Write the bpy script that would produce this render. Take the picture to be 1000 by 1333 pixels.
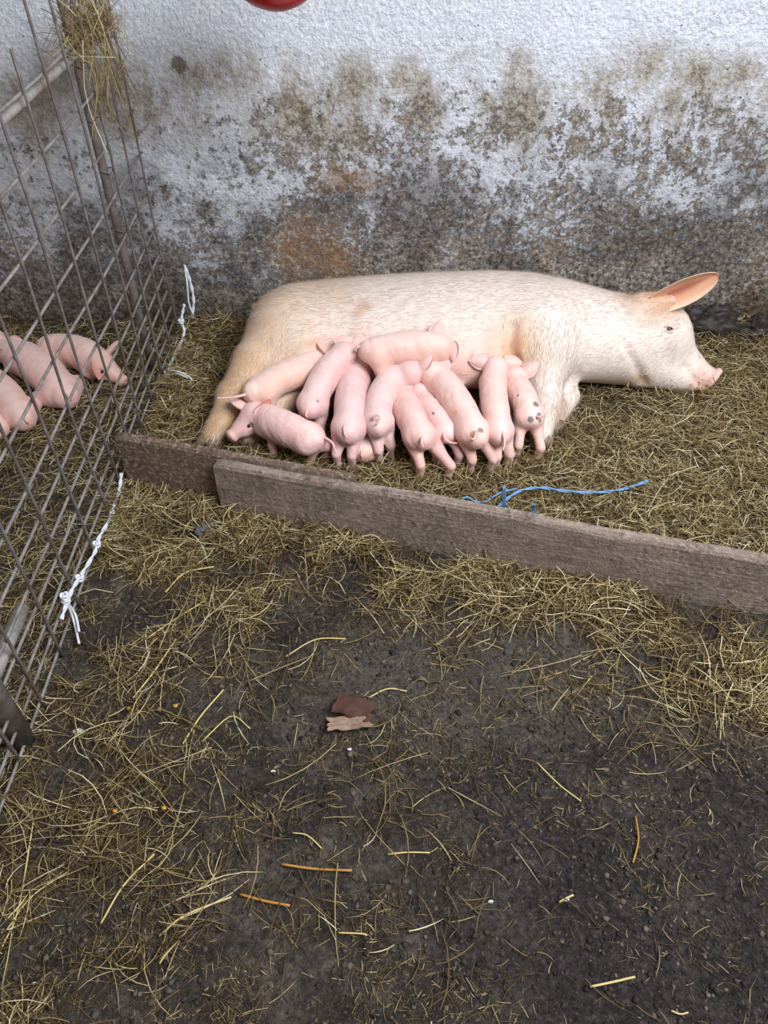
import bpy, math, random
import numpy as np
from mathutils import Vector
from mathutils.bvhtree import BVHTree

random.seed(7)
RNG = np.random.default_rng(11)
for o in list(bpy.data.objects):
    bpy.data.objects.remove(o)
scene = bpy.context.scene
COL = scene.collection

# ------------------------------------------------------------------ camera
H_CAM, PITCH, FPX = 1.6, math.radians(44.0), 1000.0
cam_data = bpy.data.cameras.new('camera')
cam_data.sensor_fit = 'VERTICAL'
cam_data.sensor_height = 36.0
cam_data.lens = 36.0 * FPX / 1333.0
cam_data.clip_start = 0.02
cam = bpy.data.objects.new('camera', cam_data)
COL.objects.link(cam)
cam.location = (0, 0, H_CAM)
cam.rotation_euler = (math.pi / 2 - PITCH, 0, 0)
scene.camera = cam

# ------------------------------------------------------------------ light
scene.view_settings.view_transform = 'Standard'
scene.view_settings.look = 'None'
scene.view_settings.gamma = 1.0
scene.view_settings.use_curve_mapping = False
scene.view_settings.exposure = 0.22
world = bpy.data.worlds.new('world')
scene.world = world
world.use_nodes = True
bg = world.node_tree.nodes['Background']
bg.inputs[0].default_value = (1.0, 0.95, 0.90, 1)
bg.inputs[1].default_value = 0.27


def area(name, loc, target, sx, sy, power, col):
    d = bpy.data.lights.new(name, 'AREA')
    d.shape = 'RECTANGLE'
    d.size, d.size_y, d.energy, d.color = sx, sy, power, col
    o = bpy.data.objects.new(name, d)
    COL.objects.link(o)
    o.location = loc
    o.rotation_euler = (Vector(target) - Vector(loc)).to_track_quat('-Z', 'Y').to_euler()
    return o


area('doorway_daylight', (1.45, 0.25, 2.9), (-0.1, 2.1, 0.2), 1.7, 1.3, 158, (0.89, 0.94, 1.0))

# ------------------------------------------------------------------ pixel -> place helpers
CT, ST = math.cos(PITCH), math.sin(PITCH)
CAM = np.array([0, 0, H_CAM])


def ray(px, py):
    u = (666.5 - py) / FPX
    return np.array([(px - 500.0) / FPX, CT + u * ST, -ST + u * CT])


def at(px, py, z):
    d = ray(px, py)
    return CAM + d * ((z - H_CAM) / d[2])


def atY(px, py, Y):
    d = ray(px, py)
    return CAM + d * (Y / d[1])


def atX(px, py, X):
    d = ray(px, py)
    return CAM + d * (X / d[0])


def nrm(v):
    v = np.asarray(v, float)
    return v / (np.linalg.norm(v) + 1e-12)


# ------------------------------------------------------------------ noise
def _hash(ix, iy, s):
    n = (ix.astype(np.int64) * 374761393 + iy.astype(np.int64) * 668265263 + s * 1442695041) & 0x7fffffff
    n = ((n ^ (n >> 13)) * 1274126177) & 0x7fffffff
    return ((n ^ (n >> 16)) & 0xffff) / 65535.0


def vnoise(x, y, s=0):
    x = np.asarray(x, float); y = np.asarray(y, float)
    ix, iy = np.floor(x), np.floor(y)
    fx, fy = x - ix, y - iy
    fx, fy = fx * fx * (3 - 2 * fx), fy * fy * (3 - 2 * fy)
    a, b = _hash(ix, iy, s), _hash(ix + 1, iy, s)
    c, d = _hash(ix, iy + 1, s), _hash(ix + 1, iy + 1, s)
    return (a * (1 - fx) + b * fx) * (1 - fy) + (c * (1 - fx) + d * fx) * fy


def fbm(x, y, s=0, o=4):
    t, a, n = 0, 0.5, 0
    for i in range(o):
        t = t + a * vnoise(x * 2 ** i, y * 2 ** i, s + i); n += a; a *= 0.5
    return t / n


# board line (front face of the long plank), pen lies beyond it
BA, BB = np.array([-0.483, 1.65]), np.array([1.35, 1.165])
BDIR = (BB - BA) / np.linalg.norm(BB - BA)
BNRM = np.array([-BDIR[1], BDIR[0]])
WALL_Y = 2.72
FX = -0.81


def board_d(x, y):
    return (np.asarray(x) - BA[0]) * BNRM[0] + (np.asarray(y) - BA[1]) * BNRM[1]


def sstep(a, b, x):
    t = np.clip((np.asarray(x, float) - a) / (b - a), 0, 1)
    return t * t * (3 - 2 * t)


def ground(x, y):
    x = np.asarray(x, float); y = np.asarray(y, float)
    d = board_d(x, y)
    h = 0.016 * (fbm(x * 5, y * 5, 3) - 0.5) + 0.016 * (fbm(x * 18, y * 18, 9, 4) - 0.5) + 0.012 * (fbm(x * 42, y * 42, 19, 2) - 0.5)
    pen = sstep(-0.02, 0.08, d)
    h = h + pen * (0.012 + 0.035 * (fbm(x * 3.2, y * 3.2, 21) - 0.35))
    rim = np.exp(-((d + 0.05) / 0.10) ** 2)
    h = h + 0.02 * rim * fbm(x * 6, y * 6, 5)
    h = h + 0.03 * sstep(WALL_Y - 0.16, WALL_Y, y) * fbm(x * 7, y * 7, 31)
    return h


# ------------------------------------------------------------------ mesh helpers
def new_mesh(name, verts, faces, mat=None, parent=None, smooth=True, cols=None):
    me = bpy.data.meshes.new(name)
    verts = np.asarray(verts, np.float32)
    if isinstance(faces, np.ndarray):
        n, k = faces.shape
        me.vertices.add(len(verts)); me.vertices.foreach_set('co', verts.ravel())
        me.loops.add(n * k); me.loops.foreach_set('vertex_index', faces.astype(np.int32).ravel())
        me.polygons.add(n)
        me.polygons.foreach_set('loop_start', np.arange(0, n * k, k, dtype=np.int32))
        me.update(calc_edges=True)
    else:
        me.from_pydata([tuple(v) for v in verts], [], faces)
    if smooth:
        me.polygons.foreach_set('use_smooth', np.ones(len(me.polygons), bool))
    if cols is not None:
        a = me.attributes.new('tint', 'FLOAT_COLOR', 'POINT')
        c = np.ones((len(verts), 4), np.float32); c[:, :3] = cols
        a.data.foreach_set('color', c.ravel())
    me.validate()
    o = bpy.data.objects.new(name, me)
    COL.objects.link(o)
    if mat: me.materials.append(mat)
    if parent: o.parent = parent
    return o


def tag(o, label=None, cat=None, group=None, kind=None):
    if label: o['label'] = label
    if cat: o['category'] = cat
    if group: o['group'] = group
    if kind: o['kind'] = kind
    return o


def empty(name, loc):
    o = bpy.data.objects.new(name, None)
    o.empty_display_size = 0.05
    COL.objects.link(o); o.location = tuple(loc)
    return o


def tube(pts, rad, sides=8, cap=True):
    """swept tube -> (verts, faces quads list)"""
    pts = np.asarray(pts, float); n = len(pts)
    rad = np.broadcast_to(np.asarray(rad, float), (n,))
    tan = np.gradient(pts, axis=0)
    tan /= np.linalg.norm(tan, axis=1)[:, None] + 1e-12
    ref = np.array([0, 0, 1.0]) if abs(tan[0][2]) < 0.9 else np.array([1.0, 0, 0])
    u = nrm(np.cross(tan[0], ref)); V = []
    for i in range(n):
        u = nrm(u - tan[i] * np.dot(u, tan[i])); w = np.cross(tan[i], u)
        for k in range(sides):
            a = 2 * math.pi * k / sides
            V.append(pts[i] + rad[i] * (math.cos(a) * u + math.sin(a) * w))
    F = []
    for i in range(n - 1):
        for k in range(sides):
            k2 = (k + 1) % sides
            F.append((i * sides + k, i * sides + k2, (i + 1) * sides + k2, (i + 1) * sides + k))
    if cap:
        F.append(tuple(range(sides - 1, -1, -1)))
        F.append(tuple((n - 1) * sides + k for k in range(sides)))
    return V, F


def merge(parts):
    V, F, o = [], [], 0
    for v, f in parts:
        V.extend([tuple(p) for p in v]); F.extend([tuple(i + o for i in q) for q in f]); o += len(v)
    return V, F


def spline(P, n):
    """Catmull-Rom through rows of P -> n samples"""
    P = np.asarray(P, float)
    Q = np.vstack([2 * P[0] - P[1], P, 2 * P[-1] - P[-2]])
    out = []
    m = len(P) - 1
    for t in np.linspace(0, m, n):
        i = min(int(t), m - 1); f = t - i
        a, b, c, d = Q[i], Q[i + 1], Q[i + 2], Q[i + 3]
        out.append(0.5 * (2 * b + (c - a) * f + (2 * a - 5 * b + 4 * c - d) * f * f + (3 * b - a - 3 * c + d) * f ** 3))
    return np.array(out)


# ------------------------------------------------------------------ node helpers
class NT:
    def __init__(self, name):
        self.m = bpy.data.materials.new(name); self.m.use_nodes = True
        self.t = self.m.node_tree; self.n = self.t.nodes
        self.b = self.n['Principled BSDF']
        self.tc = None

    def link(self, a, b): self.t.links.new(a, b)

    def put(self, sock, v):
        if hasattr(v, 'is_output'): self.link(v, sock)
        else:
            if isinstance(v, (tuple, list)) and len(v) == 3 and sock.type == 'RGBA': v = (*v, 1)
            sock.default_value = v

    def obj(self):
        if not self.tc: self.tc = self.n.new('ShaderNodeTexCoord')
        return self.tc.outputs['Object']

    def xyz(self, v=None):
        s = self.n.new('ShaderNodeSeparateXYZ'); self.link(v or self.obj(), s.inputs[0]); return s.outputs

    def map(self, scale, v=None, rot=(0, 0, 0)):
        m = self.n.new('ShaderNodeMapping'); self.link(v or self.obj(), m.inputs[0])
        m.inputs['Scale'].default_value = scale; m.inputs['Rotation'].default_value = rot
        return m.outputs[0]

    def noise(self, scale, detail=4, rough=0.6, v=None, dist=0.0):
        x = self.n.new('ShaderNodeTexNoise'); self.link(v or self.obj(), x.inputs['Vector'])
        x.inputs['Scale'].default_value = scale; x.inputs['Detail'].default_value = detail
        x.inputs['Roughness'].default_value = rough; x.inputs['Distortion'].default_value = dist
        return x.outputs['Fac']

    def voro(self, scale, v=None):
        x = self.n.new('ShaderNodeTexVoronoi'); self.link(v or self.obj(), x.inputs['Vector'])
        x.inputs['Scale'].default_value = scale; return x.outputs['Distance']

    def math(self, op, a, b=0.0, c=None, clamp=False):
        x = self.n.new('ShaderNodeMath'); x.operation = op; x.use_clamp = clamp
        self.put(x.inputs[0], a); self.put(x.inputs[1], b)
        if c is not None: self.put(x.inputs[2], c)
        return x.outputs[0]

    def ss(self, v, a, b, lo=0.0, hi=1.0):
        x = self.n.new('ShaderNodeMapRange'); x.interpolation_type = 'SMOOTHSTEP'
        self.put(x.inputs[0], v); x.inputs[1].default_value = a; x.inputs[2].default_value = b
        x.inputs[3].default_value = lo; x.inputs[4].default_value = hi
        return x.outputs[0]

    def mix(self, f, a, b, mode='MIX'):
        x = self.n.new('ShaderNodeMix'); x.data_type = 'RGBA'; x.blend_type = mode
        self.put(x.inputs[0], f); self.put(x.inputs[6], a); self.put(x.inputs[7], b)
        return x.outputs[2]

    def ramp(self, f, stops):
        x = self.n.new('ShaderNodeValToRGB'); self.put(x.inputs[0], f)
        e = x.color_ramp.elements
        while len(e) < len(stops): e.new(0.5)
        for k, (p, c) in enumerate(stops):
            e[k].position = p; e[k].color = (*c, 1) if len(c) == 3 else c
        return x.outputs[0]

    def attr(self, name):
        x = self.n.new('ShaderNodeAttribute'); x.attribute_name = name; return x.outputs['Color']

    def island(self):
        x = self.n.new('ShaderNodeNewGeometry'); return x.outputs['Random Per Island']

    def bump(self, h, strength, dist=0.01):
        x = self.n.new('ShaderNodeBump'); self.put(x.inputs['Height'], h)
        x.inputs['Strength'].default_value = strength; x.inputs['Distance'].default_value = dist
        self.link(x.outputs[0], self.b.inputs['Normal'])

    def done(self, col, rough=0.8, spec=0.3, sss=0.0, sr=(0.02, 0.006, 0.004), metal=0.0):
        self.put(self.b.inputs['Base Color'], col); self.put(self.b.inputs['Roughness'], rough)
        self.b.inputs['Specular IOR Level'].default_value = spec
        self.b.inputs['Metallic'].default_value = metal
        if sss:
            self.b.inputs['Subsurface Weight'].default_value = sss
            self.b.inputs['Subsurface Radius'].default_value = sr
            self.b.inputs['Subsurface Scale'].default_value = 1.0
        return self.m


def srgb(r, g, b):
    f = lambda c: c / 255 / 12.92 if c / 255 <= 0.04045 else ((c / 255 + 0.055) / 1.055) ** 2.4
    return (f(r), f(g), f(b))


# ------------------------------------------------------------------ materials
def mat_wall():
    t = NT('limewashed_plaster')
    x, y, z = t.xyz()
    big = t.noise(2.6, 5, 0.6)
    streak = t.noise(9, 5, 0.65, v=t.map((1.0, 1.0, 0.45)))
    fine = t.noise(38, 8, 0.75)
    fine2 = t.noise(95, 5, 0.7)
    med = t.noise(13, 6, 0.7)
    zz = t.math('ADD', z, t.math('MULTIPLY', t.math('SUBTRACT', big, 0.5), 0.30))
    # bare render beneath
    grit = t.noise(62, 7, 0.8)
    under = t.ramp(grit, [(0.37, srgb(60, 52, 48)), (0.45, srgb(116, 105, 96)), (0.52, srgb(164, 153, 142)), (0.60, srgb(216, 210, 202))])
    under = t.mix(t.ss(t.noise(4.5, 6, 0.65), 0.45, 0.62, 0.0, 0.8), under, t.mix(1.0, under, srgb(206, 178, 148), 'MULTIPLY'))
    under = t.mix(t.ss(t.noise(8.5, 6, 0.7), 0.54, 0.66, 0.0, 0.65), under, t.mix(1.0, under, srgb(134, 122, 116), 'MULTIPLY'))
    lowdark = t.ss(t.math('ADD', z, t.math('MULTIPLY', t.math('SUBTRACT', med, 0.5), 0.3)), 0.26, 0.02)
    under = t.mix(t.math('MULTIPLY', lowdark, 0.6), under, srgb(52, 42, 36))
    lime = t.mix(t.ss(fine2, 0.35, 0.7), srgb(206, 210, 222), srgb(240, 242, 247))
    # how much lime wash is left at each height
    keep = t.ramp(t.math('DIVIDE', zz, 1.25, clamp=True),
                  [(0.0, (0.22,) * 3), (0.18, (0.40,) * 3), (0.32, (0.455,) * 3), (0.47, (0.51,) * 3), (0.58, (0.49,) * 3), (0.66, (0.53,) * 3), (0.76, (0.80,) * 3)])
    nn = t.math('ADD', t.math('MULTIPLY', t.noise(32, 9, 0.8), 0.75), t.math('ADD', t.math('MULTIPLY', fine2, 0.15), t.math('MULTIPLY', t.noise(7, 5, 0.65), 0.35)))
    left = t.math('SUBTRACT', t.math('ADD', keep, t.ss(x, -0.35, -0.6, 0.15, 0.20)), nn)
    m_lime = t.ss(left, -0.012, 0.02)
    m_soft = t.ss(left, -0.16, 0.06)
    limed = t.mix(t.ss(z, 0.85, 0.3, 0.0, 0.45), lime, srgb(150, 146, 146))
    col = t.mix(t.math('MULTIPLY', m_soft, 0.35), under, srgb(160, 156, 154))
    col = t.mix(m_lime, col, limed)
    # brown seepage fringe
    fr = t.math('MULTIPLY', t.ss(zz, 1.02, 0.90), t.ss(zz, 0.60, 0.80))
    fr = t.math('MULTIPLY', fr, t.ss(t.math('ADD', t.math('MULTIPLY', streak, 0.6), t.math('ADD', t.math('MULTIPLY', fine, 0.25), t.math('MULTIPLY', grit, 0.15))), 0.40, 0.58))
    col = t.mix(t.math('MULTIPLY', fr, 0.92), col, t.mix(t.ss(grit, 0.4, 0.62), srgb(116, 101, 82), srgb(186, 174, 154)))
    # muddy splashes low on the wall
    mud = t.math('MULTIPLY', t.ss(zz, 0.5, 0.05), t.ss(med, 0.46, 0.60))
    col = t.mix(t.math('MULTIPLY', mud, 0.5), col, srgb(70, 58, 48))
    grime = t.math('MULTIPLY', t.math('MULTIPLY', t.ss(z, 0.80, 0.5), 0.7), t.ss(t.math('ADD', t.math('MULTIPLY', t.noise(3.4, 5, 0.6), 0.7), t.math('MULTIPLY', fine, 0.3)), 0.46, 0.56))
    col = t.mix(grime, col, t.mix(t.ss(grit, 0.38, 0.64), srgb(60, 55, 55), srgb(132, 122, 114)))
    # rust stains
    def blob(cx, cz, rx, rz):
        a = t.math('POWER', t.math('DIVIDE', t.math('SUBTRACT', x, cx), rx), 2.0)
        b = t.math('POWER', t.math('DIVIDE', t.math('SUBTRACT', z, cz), rz), 2.0)
        d = t.math('ADD', t.math('ADD', a, b), t.math('ADD', t.math('MULTIPLY', t.math('SUBTRACT', med, 0.5), 5.0), t.math('MULTIPLY', t.math('SUBTRACT', grit, 0.5), 5.0)))
        return t.ss(d, 1.3, 0.2)
    col = t.mix(t.math('MULTIPLY', blob(-0.27, 0.32, 0.15, 0.14), 0.62), col, t.mix(fine, srgb(112, 78, 54), srgb(178, 140, 104)))
    col = t.mix(t.math('MULTIPLY', blob(-0.12, 0.58, 0.14, 0.045), 0.6), col, srgb(150, 110, 66))
    col = t.mix(t.math('MULTIPLY', blob(-0.64, 0.93, 0.025, 0.03), 0.8), col, srgb(105, 88, 66))
    # black specks
    sp = t.math('MULTIPLY', t.ss(t.voro(30), 0.13, 0.07), t.ss(t.noise(11, 2, 0.5), 0.5, 0.6))
    col = t.mix(t.math('MULTIPLY', sp, 0.75), col, srgb(60, 55, 60))
    h = t.math('ADD', t.math('MULTIPLY', t.noise(70, 6, 0.65), 0.7), t.math('ADD', t.math('MULTIPLY', m_lime, 0.22), t.math('MULTIPLY', med, 0.4)))
    t.bump(h, 1.0, 0.02)
    return t.done(col, 0.9, 0.15)


def mat_floor():
    t = NT('trampled_dirt')
    x, y, z = t.xyz()
    n1, n2, n3 = t.noise(6, 6, 0.65), t.noise(40, 6, 0.7), t.noise(150, 4, 0.7)
    col = t.ramp(t.math('ADD', t.math('MULTIPLY', n1, 0.6), t.math('MULTIPLY', n2, 0.4)),
                 [(0.36, srgb(46, 39, 36)), (0.5, srgb(78, 67, 60)), (0.62, srgb(122, 108, 96))])
    # drier, greyer patch just before the board; wet dark corner to the right
    dd = t.math('ADD', t.math('POWER', t.math('DIVIDE', t.math('SUBTRACT', x, 0.22), 0.42), 2.0),
                t.math('POWER', t.math('DIVIDE', t.math('SUBTRACT', y, 1.07), 0.20), 2.0))
    dry = t.ss(t.math('ADD', dd, t.math('MULTIPLY', t.math('SUBTRACT', n1, 0.5), 2.0)), 1.5, 0.2)
    col = t.mix(t.math('MULTIPLY', dry, 0.7), col, t.mix(n2, srgb(82, 74, 68), srgb(128, 118, 108)))
    wet = t.math('MULTIPLY', t.ss(t.math('ADD', x, t.math('MULTIPLY', t.math('SUBTRACT', n1, 0.5), 0.5)), 0.0, 0.35), t.ss(y, 1.0, 0.8))
    col = t.mix(t.math('MULTIPLY', wet, 0.6), col, t.mix(n2, srgb(44, 40, 43), srgb(84, 79, 82)))
    pen = t.ss(t.math('ADD', t.math('MULTIPLY', x, 0.256), t.math('MULTIPLY', y, 0.967)), 1.47, 1.53)
    col = t.mix(t.math('MULTIPLY', pen, 0.7), col, t.mix(n2, srgb(48, 38, 26), srgb(98, 80, 54)))
    gr = t.noise(85, 6, 0.8)
    col = t.mix(t.ss(gr, 0.50, 0.40, 0.0, 0.75), col, srgb(24, 20, 19))
    col = t.mix(t.ss(gr, 0.54, 0.66, 0.0, 0.6), col, srgb(140, 128, 118))
    bits = t.ss(t.noise(260, 2, 0.5), 0.68, 0.74)
    col = t.mix(t.math('MULTIPLY', bits, 0.6), col, srgb(150, 134, 104))
    h = t.math('ADD', t.math('MULTIPLY', t.noise(55, 7, 0.75), 0.9), t.math('MULTIPLY', n3, 0.35))
    t.bump(h, 1.0, 0.03)
    r = t.ss(t.math('ADD', n1, t.math('MULTIPLY', wet, -0.25)), 0.25, 0.65, 0.38, 0.8)
    return t.done(col, r, 0.5)


def mat_hay(name, stops, rough=0.65):
    t = NT(name)
    col = t.ramp(t.island(), stops)
    col = t.mix(t.ss(t.noise(30, 3, 0.6), 0.35, 0.7, 0.0, 0.35), col, srgb(88, 70, 44))
    return t.done(col, rough, 0.35)


def mat_wood(name, light, dark, dirty):
    t = NT(name)
    v = t.map((3.0, 60.0, 60.0))
    g = t.noise(1.6, 6, 0.65, v=v)
    n = t.noise(9, 6, 0.7); f = t.noise(70, 5, 0.7)
    col = t.mix(t.ss(g, 0.3, 0.7, 0.2, 0.8), dark, light)
    col = t.mix(t.ss(n, 0.40, 0.62, 0.0, 0.75), col, dirty)
    col = t.mix(t.ss(f, 0.48, 0.66, 0.0, 0.6), col, srgb(184, 170, 158))
    col = t.mix(t.ss(t.noise(34, 6, 0.75), 0.53, 0.66, 0.0, 0.7), col, srgb(62, 50, 44))
    sc = t.ss(t.noise(20, 5, 0.7, v=t.map((1, 1, 2.5), rot=(0, 0.5, 0))), 0.62, 0.66, 0.0, 0.55)
    col = t.mix(sc, col, srgb(176, 136, 108))
    t.bump(t.math('ADD', t.math('MULTIPLY', g, 0.6), t.math('MULTIPLY', f, 1.0)), 0.9, 0.010)
    return t.done(col, 0.85, 0.2)


def mat_metal(name, a, b, rust):
    t = NT(name)
    n = t.noise(30, 5, 0.7); m = t.noise(6, 4, 0.6)
    col = t.mix(t.ss(n, 0.35, 0.65), a, b)
    col = t.mix(t.ss(m, 0.48, 0.66, 0.0, 0.7), col, rust)
    t.bump(n, 0.3, 0.002)
    return t.done(col, 0.6, 0.4, metal=0.25)


def mat_skin(name, sss, bumpscale, bs, sheen=0.0):
    t = NT(name)
    base = t.attr('tint')
    n = t.noise(26, 4, 0.6); f = t.noise(bumpscale, 4, 0.6)
    col = t.mix(t.ss(n, 0.4, 0.7, 0.0, 0.16), base, t.mix(1.0, base, srgb(236, 178, 170), 'MULTIPLY'))
    col = t.mix(t.ss(f, 0.55, 0.75, 0.0, 0.12), col, srgb(246, 226, 214))
    t.bump(t.math('ADD', f, t.math('MULTIPLY', n, 0.7)), bs, 0.004)
    t.b.inputs['Sheen Weight'].default_value = sheen
    t.b.inputs['Sheen Roughness'].default_value = 0.45
    return t.done(col, 0.5, 0.4, sss, (0.008, 0.004, 0.003))


def mat_plain(name, col, rough=0.6, spec=0.3, scale=40, amt=0.25, dark=None):
    t = NT(name)
    n = t.noise(scale, 4, 0.6)
    c = t.mix(t.ss(n, 0.35, 0.7, 0.0, amt), col, dark or tuple(k * 0.5 for k in col))
    t.bump(n, 0.2, 0.002)
    return t.done(c, rough, spec)


M = {}
M['wall'] = mat_wall()
M['floor'] = mat_floor()
HAY = [(0.0, srgb(62, 46, 28)), (0.25, srgb(104, 82, 48)), (0.48, srgb(142, 118, 72)), (0.66, srgb(172, 152, 100)), (0.84, srgb(208, 190, 140)), (1.0, srgb(242, 230, 192))]
HAYD = [(0.0, srgb(48, 37, 27)), (0.35, srgb(78, 61, 40)), (0.65, srgb(112, 92, 60)), (0.86, srgb(152, 132, 88)), (1.0, srgb(208, 190, 142))]
M['hay'] = mat_hay('hay', HAY)
M['hay_dark'] = mat_hay('trodden_hay', HAYD)
M['stalk'] = mat_plain('pale_stalk', srgb(206, 184, 122), 0.55)
M['stalk_orange'] = mat_plain('orange_stalk', srgb(178, 130, 62), 0.55)
M['plank'] = mat_wood('weathered_plank', srgb(166, 148, 136), srgb(122, 104, 94), srgb(118, 102, 94))
M['plank_b'] = mat_wood('muddy_plank', srgb(134, 112, 96), srgb(92, 74, 62), srgb(102, 82, 68))
M['beam'] = mat_wood('roof_beam_wood', srgb(120, 100, 82), srgb(80, 64, 50), srgb(90, 74, 60))
M['rod'] = mat_metal('rusty_rod', srgb(96, 88, 88), srgb(128, 120, 118), srgb(96, 74, 62))
M['rod_h'] = mat_metal('grey_rod', srgb(122, 116, 114), srgb(152, 146, 142), srgb(112, 92, 80))
M['pipe'] = mat_metal('galvanised_pipe', srgb(138, 132, 128), srgb(170, 164, 158), srgb(130, 112, 98))
M['post'] = mat_metal('rusty_post', srgb(92, 84, 82), srgb(122, 112, 108), srgb(88, 66, 56))
M['twine'] = mat_plain('white_twine', srgb(222, 224, 232), 0.8, 0.2, 120, 0.3)
M['btwine'] = mat_plain('blue_twine', srgb(112, 156, 204), 0.7, 0.3, 120, 0.3)
M['piglet'] = mat_skin('piglet_skin', 0.10, 150, 0.35, 0.25)
M['sow'] = mat_skin('sow_skin', 0.06, 120, 0.3)
M['eye'] = mat_plain('dark_eye', srgb(18, 16, 20), 0.12, 0.6, 10, 0.1)
M['hoof'] = mat_plain('horn', srgb(120, 100, 82), 0.55, 0.4, 60, 0.5)
M['red'] = mat_plain('glossy_red', srgb(196, 18, 34), 0.25, 0.5, 12, 0.15)
M['rope'] = mat_plain('dark_cord', srgb(60, 56, 54), 0.8)
M['muck'] = mat_plain('dark_muck', srgb(52, 46, 42), 0.6, 0.4, 50, 0.6)
M['stone'] = mat_plain('grey_stone', srgb(96, 92, 92), 0.8, 0.3, 60, 0.5)
M['kernel'] = mat_plain('corn', srgb(214, 150, 42), 0.4, 0.4, 90, 0.2)
M['pebble'] = mat_plain('white_chip', srgb(206, 200, 190), 0.7)

# ------------------------------------------------------------------ setting
def grid_xy(x0, x1, y0, y1, step):
    xs = np.linspace(x0, x1, int(round((x1 - x0) / step)) + 1)
    ys = np.linspace(y0, y1, int(round((y1 - y0) / step)) + 1)
    X, Y = np.meshgrid(xs, ys, indexing='ij')
    nx, ny = X.shape
    idx = np.arange(nx * ny).reshape(nx, ny)
    F = np.stack([idx[:-1, :-1].ravel(), idx[1:, :-1].ravel(), idx[1:, 1:].ravel(), idx[:-1, 1:].ravel()], 1)
    return X.ravel(), Y.ravel(), F


gx, gy, gf = grid_xy(-2.6, 2.2, -0.8, WALL_Y + 0.02, 0.0115)
o = new_mesh('floor', np.stack([gx, gy, ground(gx, gy)], 1), gf, M['floor'])
tag(o, 'dark trampled dirt floor of the pig pen', kind='structure')

wx, wz, wf = grid_xy(-2.6, 2.2, -0.06, 2.4, 0.02)
wd = 0.012 * (fbm(wx * 6, wz * 6, 41) - 0.5) + 0.006 * (fbm(wx * 30, wz * 30, 43, 2) - 0.5)
nW = len(wx)
WV = np.vstack([np.stack([wx, WALL_Y + wd, wz], 1)])
o = new_mesh('wall_back', WV, wf, M['wall'])
# give the wall a body behind its face
bx = new_mesh('wall_core', [(-2.6, WALL_Y + 0.02, -0.06), (2.2, WALL_Y + 0.02, -0.06), (2.2, WALL_Y + 0.02, 2.4), (-2.6, WALL_Y + 0.02, 2.4),
                            (-2.6, WALL_Y + 0.2, -0.06), (2.2, WALL_Y + 0.2, -0.06), (2.2, WALL_Y + 0.2, 2.4), (-2.6, WALL_Y + 0.2, 2.4)],
              [(0, 1, 2, 3), (7, 6, 5, 4), (0, 4, 5, 1), (1, 5, 6, 2), (2, 6, 7, 3), (3, 7, 4, 0)], M['wall'], parent=o, smooth=False)
tag(o, 'flaking whitewashed plaster wall stained brown and grey along its lower half', kind='structure')


# ------------------------------------------------------------------ planks
def plank(name, a, b, z0, z1, th, mat, seed, label):
    a, b = np.array(a, float), np.array(b, float)
    L = np.linalg.norm(b - a); d = (b - a) / L; n = np.array([-d[1], d[0]])
    ns = int(L / 0.02)
    root = None
    prof = [(0, 0), (0, .33), (0, .66), (0, .955), (.12, 1.0), (.5, 1.0), (.88, 1.0), (1, .955), (1, .66), (1, .33), (1, 0)]
    V, F = [], []
    K = len(prof)
    mid = (a + b) / 2
    for i in range(ns + 1):
        s = i / ns
        top = z1 + 0.012 * (float(vnoise(s * L * 5, 0.5, seed)) - 0.5) + 0.005 * (float(vnoise(s * L * 30, 2.5, seed)) - 0.5)
        if i in (0, ns): top -= 0.006
        for (t_, h_) in prof:
            wob = 0.004 * (float(vnoise(s * L * 9, h_ * 3 + 7, seed)) - 0.5)
            e = 0.006 * (float(vnoise(h_ * 8, t_ * 4, seed + 5)) - 0.5) if i in (0, ns) else 0
            V.append(((s - 0.5) * L + e, t_ * th + wob, z0 + (top - z0) * h_))
    for i in range(ns):
        for k in range(K):
            k2 = (k + 1) % K
            F.append((i * K + k, (i + 1) * K + k, (i + 1) * K + k2, i * K + k2))
    F.append(tuple(range(K))); F.append(tuple(ns * K + k for k in range(K - 1, -1, -1)))
    o = new_mesh(name, V, F, mat, smooth=False)
    o.location = (mid[0], mid[1], 0)
    o.rotation_euler = (0, 0, math.atan2(d[1], d[0]))
    return tag(o, label, 'plank', )


plank('plank', BA, BB, -0.01, 0.198, 0.034, M['plank'], 3, 'long weathered grey plank set on edge across the front of the sow pen')
plank('plank', (-0.79, 1.770), (-0.085, 1.586), -0.01, 0.196, 0.030, M['plank_b'], 8,
      'shorter muddy brown plank set on edge behind the long plank, reaching the wire fence')

# ------------------------------------------------------------------ wire fence
fence = empty('wire_mesh_fence', (FX, 1.5, 0))
tag(fence, 'rusty grey welded wire mesh fence between the two pens, with pipe rail and post', 'fence')


def fpart(name, pts, r, mat, sides=7):
    v, f = tube(pts, r, sides)
    o = new_mesh(name, np.array(v) - np.array([FX, 1.5, 0]), f, mat, parent=fence)
    return o


def sway(y, z, s):
    return 0.010 * (float(vnoise(y * 2.3 + 3, z * 2.3, s)) - 0.5)


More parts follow.
